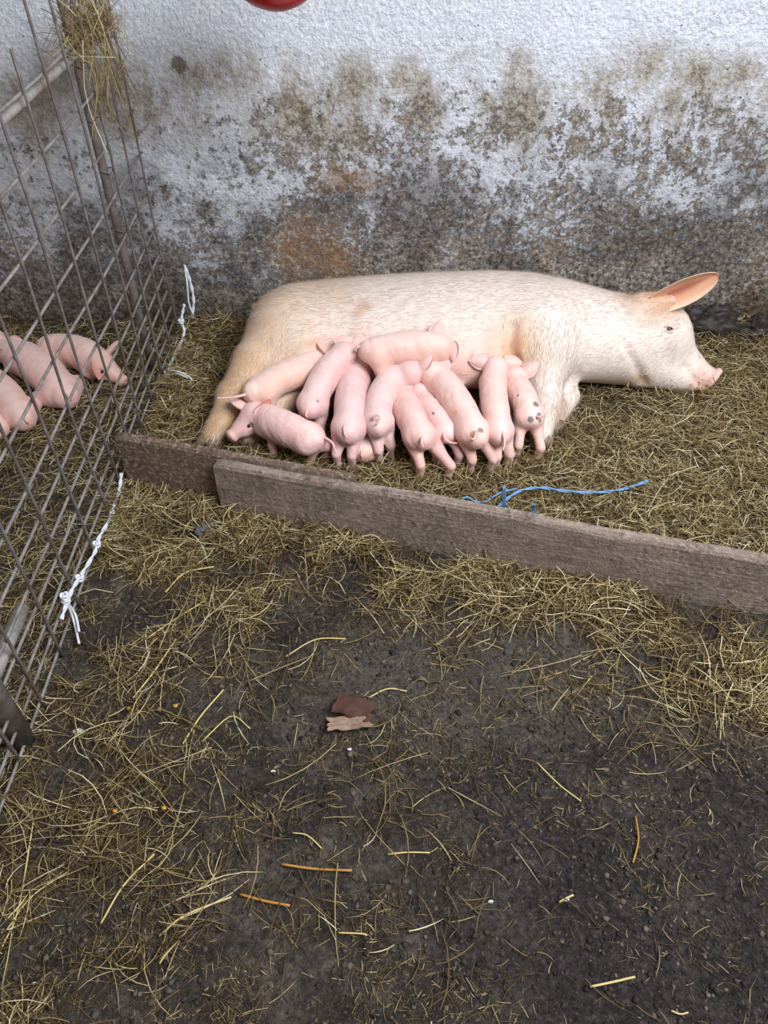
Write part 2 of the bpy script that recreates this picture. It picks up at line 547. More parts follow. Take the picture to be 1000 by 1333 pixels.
vy = [2.66 - 0.152 * k for k in range(17)]
for k, y in enumerate(vy):
    top = 1.30 if y > 2.05 else 1.165 + 0.02 * random.random()
    zs = np.linspace(-0.01, top, 16)
    j = random.uniform(-0.012, 0.012); j2 = random.uniform(-0.012, 0.012)
    fpart('vertical_rod', [(FX + 0.004 + sway(y, z, 61), y + j + j2 * z + 0.012 * (float(vnoise(z * 2.5, k * 3.3, 4)) - .5), z) for z in zs], 0.0038, M['rod'])
for k, z in enumerate([0.02, 0.075, 0.13, 0.19, 0.255, 0.33, 0.42, 0.545, 0.67, 0.805, 0.945, 1.085]):
    ys = np.linspace(2.70, 0.15, 30)
    fpart('horizontal_rod', [(FX - 0.005 + sway(y, z, 61), y, z + 0.014 * (float(vnoise(y * 2.0, k * 5.1, 12)) - .5)) for y in ys], 0.0039, M['rod_h'])
fpart('rail', [(FX - 0.026, y, 1.045 + 0.02 * (2.7 - y) / 1.0 * 0.3) for y in np.linspace(2.70, 0.15, 8)], 0.0120, M['pipe'], 12)
fpart('rail', [(FX - 0.03, y, 0.20) for y in np.linspace(1.13, 0.15, 5)], 0.017, M['pipe'], 12)
fpart('post', [(FX - 0.028, 2.36, z) for z in np.linspace(-0.02, 1.35, 6)], 0.0135, M['post'], 12)
fpart('post', [(FX - 0.02, 0.90, z) for z in np.linspace(-0.02, 1.2, 6)], 0.030, M['post'], 14)
for z in (0.30, 0.56, 0.74, 0.88, 1.02):     # tie wires on the post
    a = np.linspace(0, 2 * math.pi, 13)
    fpart('tie_wire', [(FX - 0.022 + 0.022 * math.cos(t), 2.36 + 0.0165 * math.sin(t), z + 0.004 * math.sin(t * 2)) for t in a], 0.0018, M['rod'], 5)


# ------------------------------------------------------------------ twine
def twine(name, pts, r, mat, label, turns=30, knots=(), tails=(), group=None):
    P = spline(pts, max(24, len(pts) * 10))
    tan = np.gradient(P, axis=0); tan /= np.linalg.norm(tan, axis=1)[:, None]
    parts = []
    s = np.linspace(0, 1, len(P))
    for ph in (0, math.pi):
        Q = []
        for i, p in enumerate(P):
            u = nrm(np.cross(tan[i], [0.3, 0.5, 0.8])); w = np.cross(tan[i], u)
            a = ph + s[i] * turns
            Q.append(p + r * 0.85 * (math.cos(a) * u + math.sin(a) * w))
        parts.append(tube(Q, r, 6))
    for kp in knots:
        a = np.linspace(0, 4 * math.pi, 26)
        kp = np.asarray(kp)
        Q = [kp + np.array([math.cos(t) * 0.008, math.sin(t) * 0.008, 0.006 * math.sin(1.5 * t)]) for t in a]
        parts.append(tube(Q, r * 1.2, 6))
    for tp in tails:
        parts.append(tube(spline(tp, 16), r, 6))
    v, f = merge(parts)
    o = new_mesh(name, v, f, mat)
    return tag(o, label, 'twine', group)


g = lambda px, py, dx=0.012: atX(px, py, FX + dx)
e = [atY(240, 345, 2.66), atY(247, 365, 2.66), atY(252, 390, 2.655), atY(250, 412, 2.65)]
twine('twine', e, 0.0035, M['twine'], 'loose white twine loop hanging at the wall end of the wire fence', 18,
      tails=[[atY(241, 350, 2.65), atY(244, 372, 2.64), atY(246, 395, 2.64), atY(252, 410, 2.64)]])
twine('twine', [atY(240, 396, 2.6), atY(236, 418, 2.58), atY(240, 432, 2.54), g(230, 458, .03), g(217, 484, .02), g(214, 505), g(205, 530), g(196, 548), g(184, 572)], 0.0032, M['twine'],
      'knotted white twine with a frayed tail tying the wire fence above the short plank', 60,
      knots=[g(217, 484, .02), g(236, 418, .05), g(205, 530)],
      tails=[[g(217, 484, .02), at(235, 488, 0.06), at(250, 494, 0.035)], [g(216, 482, .02), at(233, 484, 0.065), at(247, 491, 0.05), at(251, 497, 0.035)],
             [g(212, 512), at(220, 520, 0.03), at(222, 516, 0.05)]])
twine('twine', [g(158, 616), g(155, 640), g(145, 668), g(143, 676), g(128, 702), g(124, 718), g(106, 748), g(92, 772), g(80, 806)], 0.0032, M['twine'],
      'knotted white twine running along the foot of the wire fence before the planks', 50,
      knots=[g(145, 668), g(126, 708), g(104, 752), g(86, 782), g(84, 776)],
      tails=[[g(86, 782), g(96, 808), at(103, 838, 0.02)], [g(86, 782), at(98, 800, 0.04), at(103, 822, 0.03)]])

# ------------------------------------------------------------------ SDF animals
def surface_nets(f, org, h):
    ins = f < 0
    nx, ny, nz = f.shape
    c = np.zeros((nx - 1, ny - 1, nz - 1), np.int8)
    for i in (0, 1):
        for j in (0, 1):
            for k in (0, 1):
                c += ins[i:nx - 1 + i, j:ny - 1 + j, k:nz - 1 + k]
    act = np.argwhere((c > 0) & (c < 8))
    idx = -np.ones(c.shape, np.int64)
    idx[tuple(act.T)] = np.arange(len(act))
    acc = np.zeros((len(act), 3)); cnt = np.zeros(len(act))
    cor = [(i, j, k) for i in (0, 1) for j in (0, 1) for k in (0, 1)]
    for a in cor:
        for ax in range(3):
            if a[ax]: continue
            b = list(a); b[ax] = 1
            fa = f[act[:, 0] + a[0], act[:, 1] + a[1], act[:, 2] + a[2]]
            fb = f[act[:, 0] + b[0], act[:, 1] + b[1], act[:, 2] + b[2]]
            m = (fa < 0) != (fb < 0)
            t = fa / np.where(m, fa - fb, 1)
            p = np.tile(np.array(a, float), (len(act), 1)); p[:, ax] = t
            acc[m] += p[m]; cnt[m] += 1
    V = (act + acc / cnt[:, None]) * h + org
    F = []
    for ax in range(3):
        u, w = [(1, 2), (2, 0), (0, 1)][ax]
        s0 = [slice(None)] * 3; s1 = [slice(None)] * 3
        s0[ax] = slice(0, -1); s1[ax] = slice(1, None)
        A, B = ins[tuple(s0)], ins[tuple(s1)]
        for sign, m in ((0, A & ~B), (1, ~A & B)):
            e_ = np.argwhere(m)
            ok = (e_[:, u] > 0) & (e_[:, w] > 0) & (e_[:, u] < f.shape[u] - 1) & (e_[:, w] < f.shape[w] - 1)
            e_ = e_[ok]
            def cell(du, dw):
                q = e_.copy(); q[:, u] += du; q[:, w] += dw
                return idx[q[:, 0], q[:, 1], q[:, 2]]
            q = [cell(-1, -1), cell(0, -1), cell(0, 0), cell(-1, 0)]
            if sign: q = q[::-1]
            F.append(np.stack(q, 1))
    return V, np.vstack(F)


def smin(a, b, k):
    h = np.clip(0.5 + 0.5 * (b - a) / k, 0, 1)
    return b * (1 - h) + a * h - k * h * (1 - h)


class SDF:
    def __init__(self, lo, hi, h):
        self.lo, self.h = np.array(lo, float), h
        n = np.ceil((np.array(hi) - self.lo) / h).astype(int) + 1
        ax = [self.lo[i] + h * np.arange(n[i]) for i in range(3)]
        self.P = np.stack(np.meshgrid(*ax, indexing='ij'), -1).astype(np.float32)
        self.f = np.full(self.P.shape[:3], 9.0, np.float32)

    def cone(self, a, b, r1, r2):
        a = np.asarray(a, np.float32); ba = np.asarray(b, np.float32) - a
        pa = self.P - a
        t = np.clip((pa @ ba) / (float(ba @ ba) + 1e-12), 0, 1)
        d = np.linalg.norm(pa - t[..., None] * ba, axis=-1)
        return d - (r1 + (r2 - r1) * t)

    def chain(self, pts, rads):
        d = None
        for i in range(len(pts) - 1):
            c = self.cone(pts[i], pts[i + 1], rads[i], rads[i + 1])
            d = c if d is None else np.minimum(d, c)
        return d

    def ell(self, c, r, R=None):
        q = self.P - np.asarray(c, np.float32)
        if R is not None: q = q @ np.asarray(R, np.float32).T
        r = np.asarray(r, np.float32)
        k0 = np.linalg.norm(q / r, axis=-1); k1 = np.linalg.norm(q / (r * r), axis=-1)
        return k0 * (k0 - 1) / (k1 + 1e-9)

    def add(self, d, k): self.f = smin(self.f, d, k) if k > 0 else np.minimum(self.f, d)

    def sub(self, d, k): self.f = -smin(-self.f, d, k)

    def mesh(self): return surface_nets(self.f, self.lo, self.h)


def ear_mesh(base, d, n, L, W, cup=0.5, curl=0.0, th=0.006, tip=0.9, nu=14, nv=9, pw=.75):
    d = nrm(d); n = nrm(np.asarray(n) - d * np.dot(n, d)); s = np.cross(d, n)
    V, inner = [], []
    for side in (0, 1):
        for i in range(nu):
            u = i / (nu - 1)
            w = W * (math.sin(math.pi * (0.22 + 0.78 * u) ** tip) ** pw if u < 1 else 0.0) + 0.0006
            for j in range(nv):
                v = -1 + 2 * j / (nv - 1)
                p = base + d * L * u + s * v * w + n * (cup * w * v * v - cup * w * 0.4 + curl * L * u * u)
                edge = (1 - v * v) * (1 - u ** 6)
                p = p + n * (th * 0.5 * (1 if side else -1) * (0.25 + 0.75 * edge))
                V.append(p); inner.append(side)
    F = []
    N = nu * nv
    for i in range(nu - 1):
        for j in range(nv - 1):
            a = i * nv + j
            F.append((a, a + 1, a + nv + 1, a + nv)); F.append((N + a, N + a + nv, N + a + nv + 1, N + a + 1))
    rim = [(i, 0) for i in range(nu)] + [(nu - 1, j) for j in range(1, nv)] + [(i, nv - 1) for i in range(nu - 2, -1, -1)] + [(0, j) for j in range(nv - 2, 0, -1)]
    for q in range(len(rim)):
        a = rim[q]; b = rim[(q + 1) % len(rim)]
        ia, ib = a[0] * nv + a[1], b[0] * nv + b[1]
        F.append((ib, ia, N + ia, N + ib))
    return np.array(V), np.array(F), np.array(inner)


def sphere(c, r, nu=10, nv=7, squash=(1, 1, 1)):
    V, F = [], []
    for i in range(nv + 1):
        a = math.pi * i / nv
        for j in range(nu):
            b = 2 * math.pi * j / nu
            V.append((c[0] + r * squash[0] * math.sin(a) * math.cos(b), c[1] + r * squash[1] * math.sin(a) * math.sin(b), c[2] + r * squash[2] * math.cos(a)))
    for i in range(nv):
        for j in range(nu):
            j2 = (j + 1) % nu
            F.append((i * nu + j, (i + 1) * nu + j, (i + 1) * nu + j2, i * nu + j2))
    return V, F


def cast(bvh, px, py):
    d = ray(px, py)
    h = bvh.ray_cast(Vector(CAM), Vector(d).normalized())
    return None if h[0] is None else np.array(h[0])


PINK = np.array(srgb(226, 184, 175)); PALE = np.array(srgb(238, 216, 209)); DEEP = np.array(srgb(214, 150, 138))
HOOFC = np.array(srgb(178, 136, 120)); GREY = np.array(srgb(98, 96, 108))
CAPS = []


def lerp(a, b, t): return np.asarray(a) * (1 - t) + np.asarray(b) * t


def piglet(label, spine, head, nose, r, hind=None, fore=None, tail=None, hup=(0, 0, 1), ears=None, lying=False,
           group=None, spots=(), taillen=0.07, hs=1.0):
    if not lying:
        spine = [(a, b, c + dz) for (a, b, c), dz in zip(spine, (.020, .016, .008, 0))]
    S = np.array([at(*p) for p in spine]); hd = at(*head); ns = at(*nose)
    C = spline(np.vstack([S, hd]), 15)[:13]
    tt = np.linspace(0, 1, len(C))
    prof = np.interp(tt, [0, .12, .35, .6, .8, 1.0], [.72, .90, 1.03, 1.03, .96, .74])
    rad = r * prof
    fw = nrm(C[3] - C[0]); up = np.array([0, 0, 1.0]); up = nrm(up - fw * np.dot(up, fw)); lat = np.cross(fw, up)
    ffw = nrm(C[9] - C[6]); fup = nrm(up - ffw * np.dot(up, ffw)); flat = np.cross(ffw, fup)
    hf = nrm(ns - hd); hu = np.array(hup, float); hu = nrm(hu - hf * np.dot(hu, hf)); hl = np.cross(hf, hu)
    HL = 0.092 * hs                       # head length from skull centre to snout disc
    tip = hd + hf * HL
    gz = lambda p: float(ground(p[0], p[1])) + 0.012
    legs = []
    for sd, hv in zip((1, -1), (hind or (None, None))):
        hip = C[1] + lat * sd * r * 0.42 - up * r * 0.16
        if lying:
            hf_ = hip + lat * sd * r * 0.35 + fw * 0.07; hf_[2] = gz(hf_) + 0.012
            kn = lerp(hip, hf_, .5) + lat * sd * r * 0.5; kn[2] = max(kn[2], gz(kn) + 0.02)
            legs.append(([hip, kn, hf_], [r * .6, r * .42, .013])); continue
        hf_ = at(*hv) if hv is not None else C[1] + lat * sd * r * 0.62 - fw * 0.02
        hf_ = np.array(hf_); hf_[2] = max(gz(hf_), hv[2] if hv is not None else -1)
        hock = hf_ + np.array([0, 0, 0.048]) - fw * 0.012 + lat * sd * .002
        kn = lerp(hip, hock, .42) + fw * 0.016
        k2 = lerp(hip, hock, .72) + fw * 0.004
        legs.append(([hip, kn, k2, hock, lerp(hock, hf_, .6), hf_], [r * .66, r * .54, r * .36, .0155, .0118, .0142]))
    for sd, hv in zip((1, -1), (fore or (None, None))):
        sh = C[9] + flat * sd * r * 0.40 - fup * r * 0.30
        if lying:
            hf_ = sh + flat * sd * r * 0.25 + ffw * 0.05; hf_[2] = gz(hf_) + 0.012
            legs.append(([sh, lerp(sh, hf_, .5) + flat * sd * r * .2, hf_], [r * .45, .020, .012])); continue
        hf_ = at(*hv) if hv is not None else C[9] + flat * sd * r * 0.55 + ffw * 0.005
        hf_ = np.array(hf_); hf_[2] = gz(hf_)
        ca = hf_ + np.array([0, 0, 0.042]) + ffw * 0.004
        el = lerp(sh, ca, .5) - ffw * 0.008
        legs.append(([sh, el, ca, hf_ + np.array([0, 0, .012]), hf_], [r * .52, r * .36, .0145, .0120, .0135]))
    allp = np.vstack([C, [tip], [hd]] + [np.array(l[0]) for l in legs])
    s = SDF(allp.min(0) - r - 0.02, allp.max(0) + r + 0.02, 0.0042)
    s.add(s.chain(C, rad), 0)
    # haunches, shoulders
    for sd in (1, -1):
        s.add(s.cone(C[1] + lat * sd * r * .38 - up * r * .05, C[2] + lat * sd * r * .40 - up * r * .2, r * .60, r * .50), .02)
        s.add(s.cone(C[9] + flat * sd * r * .30 - fup * r * .2, C[8] + flat * sd * r * .3, r * .58, r * .5), .02)
    for p, q in legs:
        s.add(s.chain(p, q), .018)
    # head
    s.add(s.cone(C[-1], hd, rad[-1], .040 * hs), .016)
    s.add(s.cone(hd, hd + hf * HL * .55 - hu * .006, .040 * hs, .027 * hs), .014)
    s.add(s.cone(hd + hf * HL * .4, tip - hf * .004, .026 * hs, .0185 * hs), .012)
    s.add(s.cone(hd + hf * .02 - hu * .016 + hl * .016, hd + hf * .045 - hu * .014 + hl * .008, .024 * hs, .018 * hs), .014)
    s.add(s.cone(hd + hf * .02 - hu * .016 - hl * .016, hd + hf * .045 - hu * .014 - hl * .008, .024 * hs, .018 * hs), .014)
    disc = s.cone(tip - hf * .004, tip + hf * .004, .0205 * hs, .0205 * hs)
    pl = np.abs((s.P - (tip - 0 * hf).astype(np.float32)) @ hf.astype(np.float32)) - .006
    s.add(np.maximum(disc, pl), .005)
    for sd in (1, -1):
        s.sub(s.cone(tip + hl * sd * .007, tip + hf * .02 + hl * sd * .007, .0036, .0036), .002)
        s.sub(s.ell(hd + hf * .034 + hl * sd * .034 * hs + hu * .012, (.009, .009, .009)), .006)
    s.sub(s.cone(tip - hf * .006 - hu * .018, tip - hf * .05 - hu * .012, .0022, .001), .003)
    V, F = s.mesh()
    ctr = C.mean(0)
    nn_ = fbm(V[:, 0] * 60 + V[:, 2] * 37, V[:, 1] * 60 - V[:, 2] * 41, 83, 3) - .5
    V = V + (V - ctr) / np.linalg.norm(V - ctr, axis=1)[:, None] * nn_[:, None] * .004
    nb = len(V)
    # colours
    vr = random.Random(len(label) * 7 + int(r * 1e4))
    PK = PINK * np.array([vr.uniform(.94, 1.03), vr.uniform(.93, 1.05), vr.uniform(.92, 1.05)])
    col = np.tile(PK, (nb, 1))
    toph = np.clip((V[:, 2] - (C[:, 2].mean() - r)) / (2 * r), 0, 1)
    nzs = vnoise(V[:, 0] * 40 + V[:, 2] * 31, V[:, 1] * 40, 77)
    col = col * (0.94 + 0.10 * nzs)[:, None]
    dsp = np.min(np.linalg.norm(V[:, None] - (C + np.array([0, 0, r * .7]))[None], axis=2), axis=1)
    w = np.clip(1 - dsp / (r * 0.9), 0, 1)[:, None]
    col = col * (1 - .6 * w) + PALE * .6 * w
    def blend(c, cen, rr, amt=1.0, soft=.4):
        nonlocal col
        d = np.linalg.norm(V - np.asarray(cen), axis=1)
        w = (amt * np.clip((rr - d) / (rr * soft), 0, 1))[:, None]
        col = col * (1 - w) + np.asarray(c) * w
    blend(DEEP, tip, .024, .8)
    blend(DEEP, C[0] - fw * r * .9 - up * r * .1, r * .6, .45, .9)
    for p, q in legs:
        blend(HOOFC, p[-1], .02, .9)
    bvh = BVHTree.FromPolygons([Vector(v) for v in V], [tuple(map(int, q)) for q in F])
    for (px, py, rr, c) in spots:
        h = cast(bvh, px, py)
        if h is not None: blend(c, h, rr, .9, .35)
    # ears
    if ears is None:
        ears = [hu * .55 + hl * .7 - hf * .35, hu * .55 - hl * .7 - hf * .35]
    elist = []
    for sd, ed in zip((1, -1), ears):
        if ed is None: continue
        if len(ed) == 2:           # ear tip given as a pixel
            b = hd + hl * sd * .026 * hs + hu * .022 * hs - hf * .004
            dep = np.dot(b - CAM, [0, CT, -ST])
            ed = (CAM + ray(*ed) * dep) - b + np.array([0, 0, .004])
        ed = nrm(ed)
        b = hd + hl * sd * .026 * hs + hu * .022 * hs - hf * .004
        elist.append(ear_mesh(b, ed, hf * .8 - hu * .2 + hl * sd * .45, .062 * hs, .026 * hs, cup=.55, curl=.12, th=.004))
    off = nb; allF = [F]
    for ev, ef, inn in elist:
        V = np.vstack([V, ev]); allF.append(ef + off); off += len(ev)
        ec = np.where(inn[:, None] == 1, DEEP * .92, PINK * 1.0)
        col = np.vstack([col, ec])
    # tail
    t0 = C[0] - fw * r * .72 + up * r * .42
    if tail is False:
        TP = [t0 + fw * .012, t0 - fw * .004 - up * .006, t0 - fw * .006 - up * .016 + lat * .004]
    elif tail is not None:
        h = cast(bvh, *tail[0])
        if h is not None:
            dep = np.dot(h - CAM, [0, CT, -ST]); t0 = h
        else:
            dep = np.dot(t0 - CAM, [0, CT, -ST])
        TP = [t0 - (t0 - CAM) * -0.004] + [CAM + ray(*q) * (dep - .010 - .004 * i) for i, q in enumerate(tail[1:])]
    else:
        TP = [t0, t0 - fw * .022 - up * .004, t0 - fw * .034 - up * .03 + lat * .008, t0 - fw * .034 - up * .055 + lat * .02]
    TP = spline(TP, 14)
    tv, tf = tube(TP, np.linspace(.0052, .0022, 14), 7, cap=False)
    V = np.vstack([V, np.array(tv)]); allF.append(np.array(tf) + off)
    col = np.vstack([col, np.tile(PINK * .98, (len(tv), 1))])
    F = np.vstack(allF)
    base = np.array([C[6][0], C[6][1], 0.0]); base[2] = float(V[:, 2].min())
    o = new_mesh('piglet', V - base, F, M['piglet'], cols=np.clip(col, 0, 1))
    o.location = tuple(base)
    tag(o, label, 'piglet', group)
    for sd in (1, -1):
        ep = hd + hf * .036 + hl * sd * .0295 * hs + hu * .012
        v, f = sphere((0, 0, 0), .0058)
        e_ = new_mesh('eye', v, f, M['eye'], parent=o); e_.location = tuple(ep - base)
    CAPS.append((label, C, rad))
    return o


GRP = 'suckling piglets along the sow'
B_ = GREY
piglet('piglet with straight tail sticking out beside the sow\'s hind leg',
       [(330, 511, .165), (365, 493, .17), (398, 480, .175), (416, 471, .18)], (430, 466, .185), (452, 462, .19), .050,
       tail=[(322, 513), (310, 516), (297, 518), (283, 518)], ears=[(418, 456), (420, 488)], group=GRP)
piglet('piglet turned sideways beside the short plank, facing the sow\'s hind foot',
       [(409, 572, .115), (384, 563, .12), (358, 551, .125), (346, 545, .13)], (331, 541, .13), (309, 561, .10), .052,
       hind=((404, 604, .02), (425, 598, .02)), fore=((357, 594, .02), (368, 586, .02)), tail=[(427, 570), (432, 576), (435, 582), (438, 590)],
       ears=[(312, 524), (354, 514)], group=GRP, hs=1.05)
piglet('narrow piglet with one small dark spot on its flank',
       [(404, 532, .14), (414, 507, .165), (428, 485, .195), (438, 471, .22)], (448, 461, .235), (462, 452, .20), .046, tail=False,
       spots=[(414, 522, .006, B_)], ears=[(438, 478), (462, 442)], group=GRP)
piglet('piglet seen from behind with its hind legs against the end of the short plank',
       [(454, 563, .135), (456, 535, .145), (459, 507, .155), (464, 488, .17)], (470, 478, .18), (480, 468, .14), .051,
       hind=((458, 608, .02), (440, 608, .02)), ears=[(482, 470), (455, 470)], tail=[(449, 553), (448, 558), (449, 565), (452, 570)], group=GRP)
piglet('piglet lying low with only its rump showing between two standing ones',
       [(474, 587, .062), (480, 568, .06), (486, 552, .06), (491, 541, .06)], (496, 530, .06), (502, 516, .06), .050, lying=True, tail=False, group=GRP)
piglet('curved piglet with a small curled white tail',
       [(492, 556, .14), (493, 528, .15), (505, 502, .17), (520, 488, .19)], (534, 484, .205), (552, 476, .16), .046,
       hind=((508, 598, .02), (494, 602, .02)), ears=[(546, 478), (508, 468)],
       tail=[(487, 549), (486, 543), (490, 540), (494, 543), (494, 549), (490, 552)], group=GRP)
piglet('piglet with hind legs spread wide, set furthest back from the udder',
       [(550, 572, .135), (538, 550, .14), (527, 528, .135), (523, 516, .12)], (523, 508, .10), (527, 498, .07), .047,
       hind=((583, 622, .02), (546, 622, .02)), tail=[(550, 568), (549, 572), (549, 577), (551, 582)], group=GRP)
piglet('small piglet with a dark dot on its back and long curved tail',
       [(583, 566, .115), (571, 549, .125), (560, 533, .13), (553, 522, .135)], (547, 512, .14), (541, 502, .10), .039,
       hind=((594, 606, .02), (566, 606, .02)), spots=[(564, 538, .006, np.array(srgb(70, 48, 44)))],
       tail=[(577, 560), (579, 570), (586, 576), (595, 577)], hs=.9, group=GRP)
piglet('long piglet with a muddy brown smear at its tail',
       [(621, 570, .135), (603, 538, .15), (583, 508, .17), (570, 492, .185)], (560, 485, .20), (553, 473, .15), .049,
       hind=((637, 613, .02), (612, 613, .02)), spots=[(617, 566, .016, np.array(srgb(170, 124, 84))), (626, 560, .012, np.array(srgb(130, 110, 96))), (592, 538, .012, np.array(srgb(214, 168, 130)))],
       ears=[(580, 472), (542, 492)], tail=[(620, 562), (619, 568), (616, 572), (613, 570)], group=GRP)
piglet('piglet stretched out on top of the others along the sow\'s belly',
       [(481, 457, .265), (512, 454, .265), (545, 452, .265), (562, 453, .265)], (573, 452, .268), (587, 464, .19), .052, lying=True, tail=False,
       ears=[(590, 480), (572, 424)], group=GRP)
piglet('slim piglet between the muddy tailed one and the spotted one, ears spread wide',
       [(651, 568, .13), (646, 538, .15), (642, 508, .17), (643, 490, .185)], (645, 480, .19), (641, 468, .14), .043,
       hind=((660, 606, .02), (645, 608, .02)), ears=[(670, 474), (624, 472)], tail=[(653, 560), (656, 568), (657, 578), (655, 586)], group=GRP)
piglet('piglet with grey blotches on its rump beside the sow\'s foreleg',
       [(692, 546, .125), (685, 527, .14), (677, 511, .15), (673, 502, .155)], (671, 494, .16), (665, 482, .12), .043,
       hind=((699, 596, .02), (672, 592, .02)), tail=[(698, 541), (701, 543), (705, 542), (709, 541)],
       spots=[(698, 526, .013, B_), (691, 546, .012, B_), (702, 540, .010, B_), (674, 515, .006, B_), (703, 548, .008, B_)], ears=[(686, 484), (655, 484)], group=GRP)
GR2 = 'resting piglets behind the wire fence'
piglet('piglet resting behind the wire fence with its snout pointing at the post',
       [(64, 452, .075), (90, 456, .08), (110, 462, .085), (120, 467, .09)], (131, 472, .09), (155, 492, .05), .059, lying=True, tail=False,
       ears=[(126, 492), (159, 434)], group=GR2, hs=1.1)
piglet('plump piglet asleep behind the wire fence, middle of the huddle',
       [(85, 515, .075), (64, 491, .078), (40, 472, .08), (24, 463, .08)], (8, 457, .08), (-16, 450, .06), .064, lying=True, tail=False, ears=[(.8, -.3, .15), (.8, -.3, .15)], group=GR2)
piglet('piglet asleep behind the wire fence with one hind foot showing',
       [(30, 545, .065), (10, 520, .07), (-12, 500, .075), (-26, 490, .08)], (-40, 484, .08), (-60, 480, .06), .058, lying=True, tail=False, group=GR2)
piglet('piglet asleep behind the wire fence at the outer edge of the huddle',
       [(-4, 558, .055), (-26, 537, .06), (-48, 522, .065), (-62, 514, .07)], (-76, 508, .07), (-94, 504, .05), .052, lying=True, tail=False, group=GR2)
piglet('piglet mostly hidden at the back of the huddle behind the wire fence',
       [(-2, 447, .075), (-26, 440, .075), (-50, 436, .08), (-62, 434, .08)], (-74, 432, .08), (-92, 430, .06), .050, lying=True, tail=False, group=GR2)

# ------------------------------------------------------------------ sow
def build_sow():
    T = np.array([
        # x,   yc,   zc,   ry,   rz
        [-.475, 2.43, .155, .02, .02], [-.46, 2.43, .155, .085, .075], [-.42, 2.425, .16, .145, .11], [-.34, 2.42, .165, .195, .135], [-.22, 2.42, .168, .228, .150],
        [-.05, 2.42, .172, .245, .158], [.15, 2.42, .178, .25, .165], [.38, 2.42, .18, .25, .171], [.52, 2.42, .177, .24, .17],
        [.65, 2.41, .168, .215, .163], [.77, 2.39, .158, .188, .152], [.87, 2.365, .145, .15, .13], [.93, 2.35, .135, .11, .10], [.96, 2.35, .13, .02, .02]])
    s = SDF((-.66, 1.86, -.02), (1.22, 2.72, .46), .0075)
    X = s.P[:, 0, 0, 0]
    def cr(c):
        xs = T[:, 0]; ys = T[:, c]
        return np.interp(X, xs, ys)
    ker = np.array([1, 2, 3, 2, 1]) / 9
    sm = lambda a: np.convolve(np.pad(a, 2, mode='edge'), ker, 'valid')
    yc, zc, ry, rz = [sm(cr(c))[:, None, None] for c in (1, 2, 3, 4)]
    ry = np.maximum(ry, .012); rz = np.maximum(rz, .012)
    q = np.sqrt(((s.P[..., 1] - yc) / ry) ** 2 + ((s.P[..., 2] - zc) / rz) ** 2)
    d = (q - 1) * np.minimum(ry, rz) * 0.9
    xo = np.maximum(np.maximum(-.475 - s.P[..., 0], s.P[..., 0] - .96), 0)
    s.f = np.maximum(d, -1) + xo
    # ham and hind leg
    s.add(s.ell((-.30, 2.36, .20), (.17, .19, .125)), .05)
    knee = np.array([-.425, 2.20, .165]); hock = np.array([-.495, 2.07, .105]); foot = at(277, 568, .05)
    s.add(s.chain([(-.33, 2.32, .185), knee, hock, lerp(hock, foot, .6), foot], [.135, .088, .054, .044, .040]), .05)
    s.add(s.ell(hock + np.array([-.018, .025, .01]), (.042, .042, .04)), .03)
    # other hind leg tucked below
    s.add(s.chain([(-.30, 2.25, .10), (-.36, 2.06, .07), (-.44, 1.97, .045)], [.09, .055, .035]), .04)
    # udder
    for i, x in enumerate(np.linspace(-.16, .36, 6)):
        s.add(s.ell((x, 2.20, .15), (.065, .055, .075)), .05)
        s.add(s.cone((x, 2.16, .13), (x, 2.135, .125), .014, .009), .012)
        s.add(s.cone((x + .04, 2.185, .22), (x + .04, 2.165, .228), .012, .008), .012)
    # shoulder and upper foreleg
    s.add(s.ell((.52, 2.33, .215), (.15, .17, .125)), .06)
    el = atY(704, 462, 2.24); ca = atY(713, 520, 2.10); ft = at(704, 566, .055)
    s.add(s.chain([(.53, 2.30, .20), el, ca, ft], [.12, .086, .050, .036]), .05)
    # lower foreleg, folded
    s.add(s.chain([(.60, 2.25, .08), at(742, 516, .055), at(722, 548, .045)], [.06, .036, .030]), .03)
    # head
    B = nrm((0.12, .74, .66)); N = nrm(np.cross((1, 0, 0), B))
    if N[2] < 0: N = -N
    N = nrm((0, -.66, .75))
    sk = atY(858, 436, 2.36); mz = atY(890, 474, 2.32); tp = atY(921, 489, 2.285)
    s.add(s.cone(atY(815, 440, 2.38), sk, .145, .105), .05)
    s.add(s.cone(sk, mz, .098, .060), .04)
    s.add(s.cone(atY(846, 476, 2.30), atY(885, 492, 2.28), .080, .048), .04)       # jowl, jaw
    s.add(s.cone(mz, tp, .054, .034), .03)
    s.add(s.cone(atY(895, 496, 2.275), atY(912, 502, 2.27), .032, .024), .02)      # lower lip
    fx = nrm(tp - mz + np.array([.0, -.01, -.01]))
    pl = np.abs((s.P - (tp + fx * .022).astype(np.float32)) @ fx.astype(np.float32)) - .009
    s.add(np.maximum(s.cone(tp - fx * .02, tp + fx * .05, .045, .045), pl), .006)   # snout disc
    e1 = atY(838, 400, 2.37); e2 = atY(874, 391, 2.36)
    s.add(s.cone(e1, e2, .052, .032), .035)
    # mouth line, neck fold, eye socket
    V, F = s.mesh()
    bv = BVHTree.FromPolygons([Vector(v) for v in V], [tuple(map(int, q)) for q in F])
    def groove(pix, rr, k, push=0.0):
        P = [cast(bv, *q) for q in pix]
        P = [p_ + nrm(CAM - p_) * push for p_ in P if p_ is not None]
        if len(P) > 1:
            P = spline(P, 10)
            s.sub(s.chain(P, np.interp(np.linspace(0, 1, 10), np.linspace(0, 1, len(rr)), rr)), k)
    groove([(892, 477), (900, 488), (908, 498), (918, 505)], [.011, .007, .007, .008], .008)
    groove([(812, 446), (822, 463), (832, 482), (838, 500)], [.003, .008, .012, .012], .02, .002)
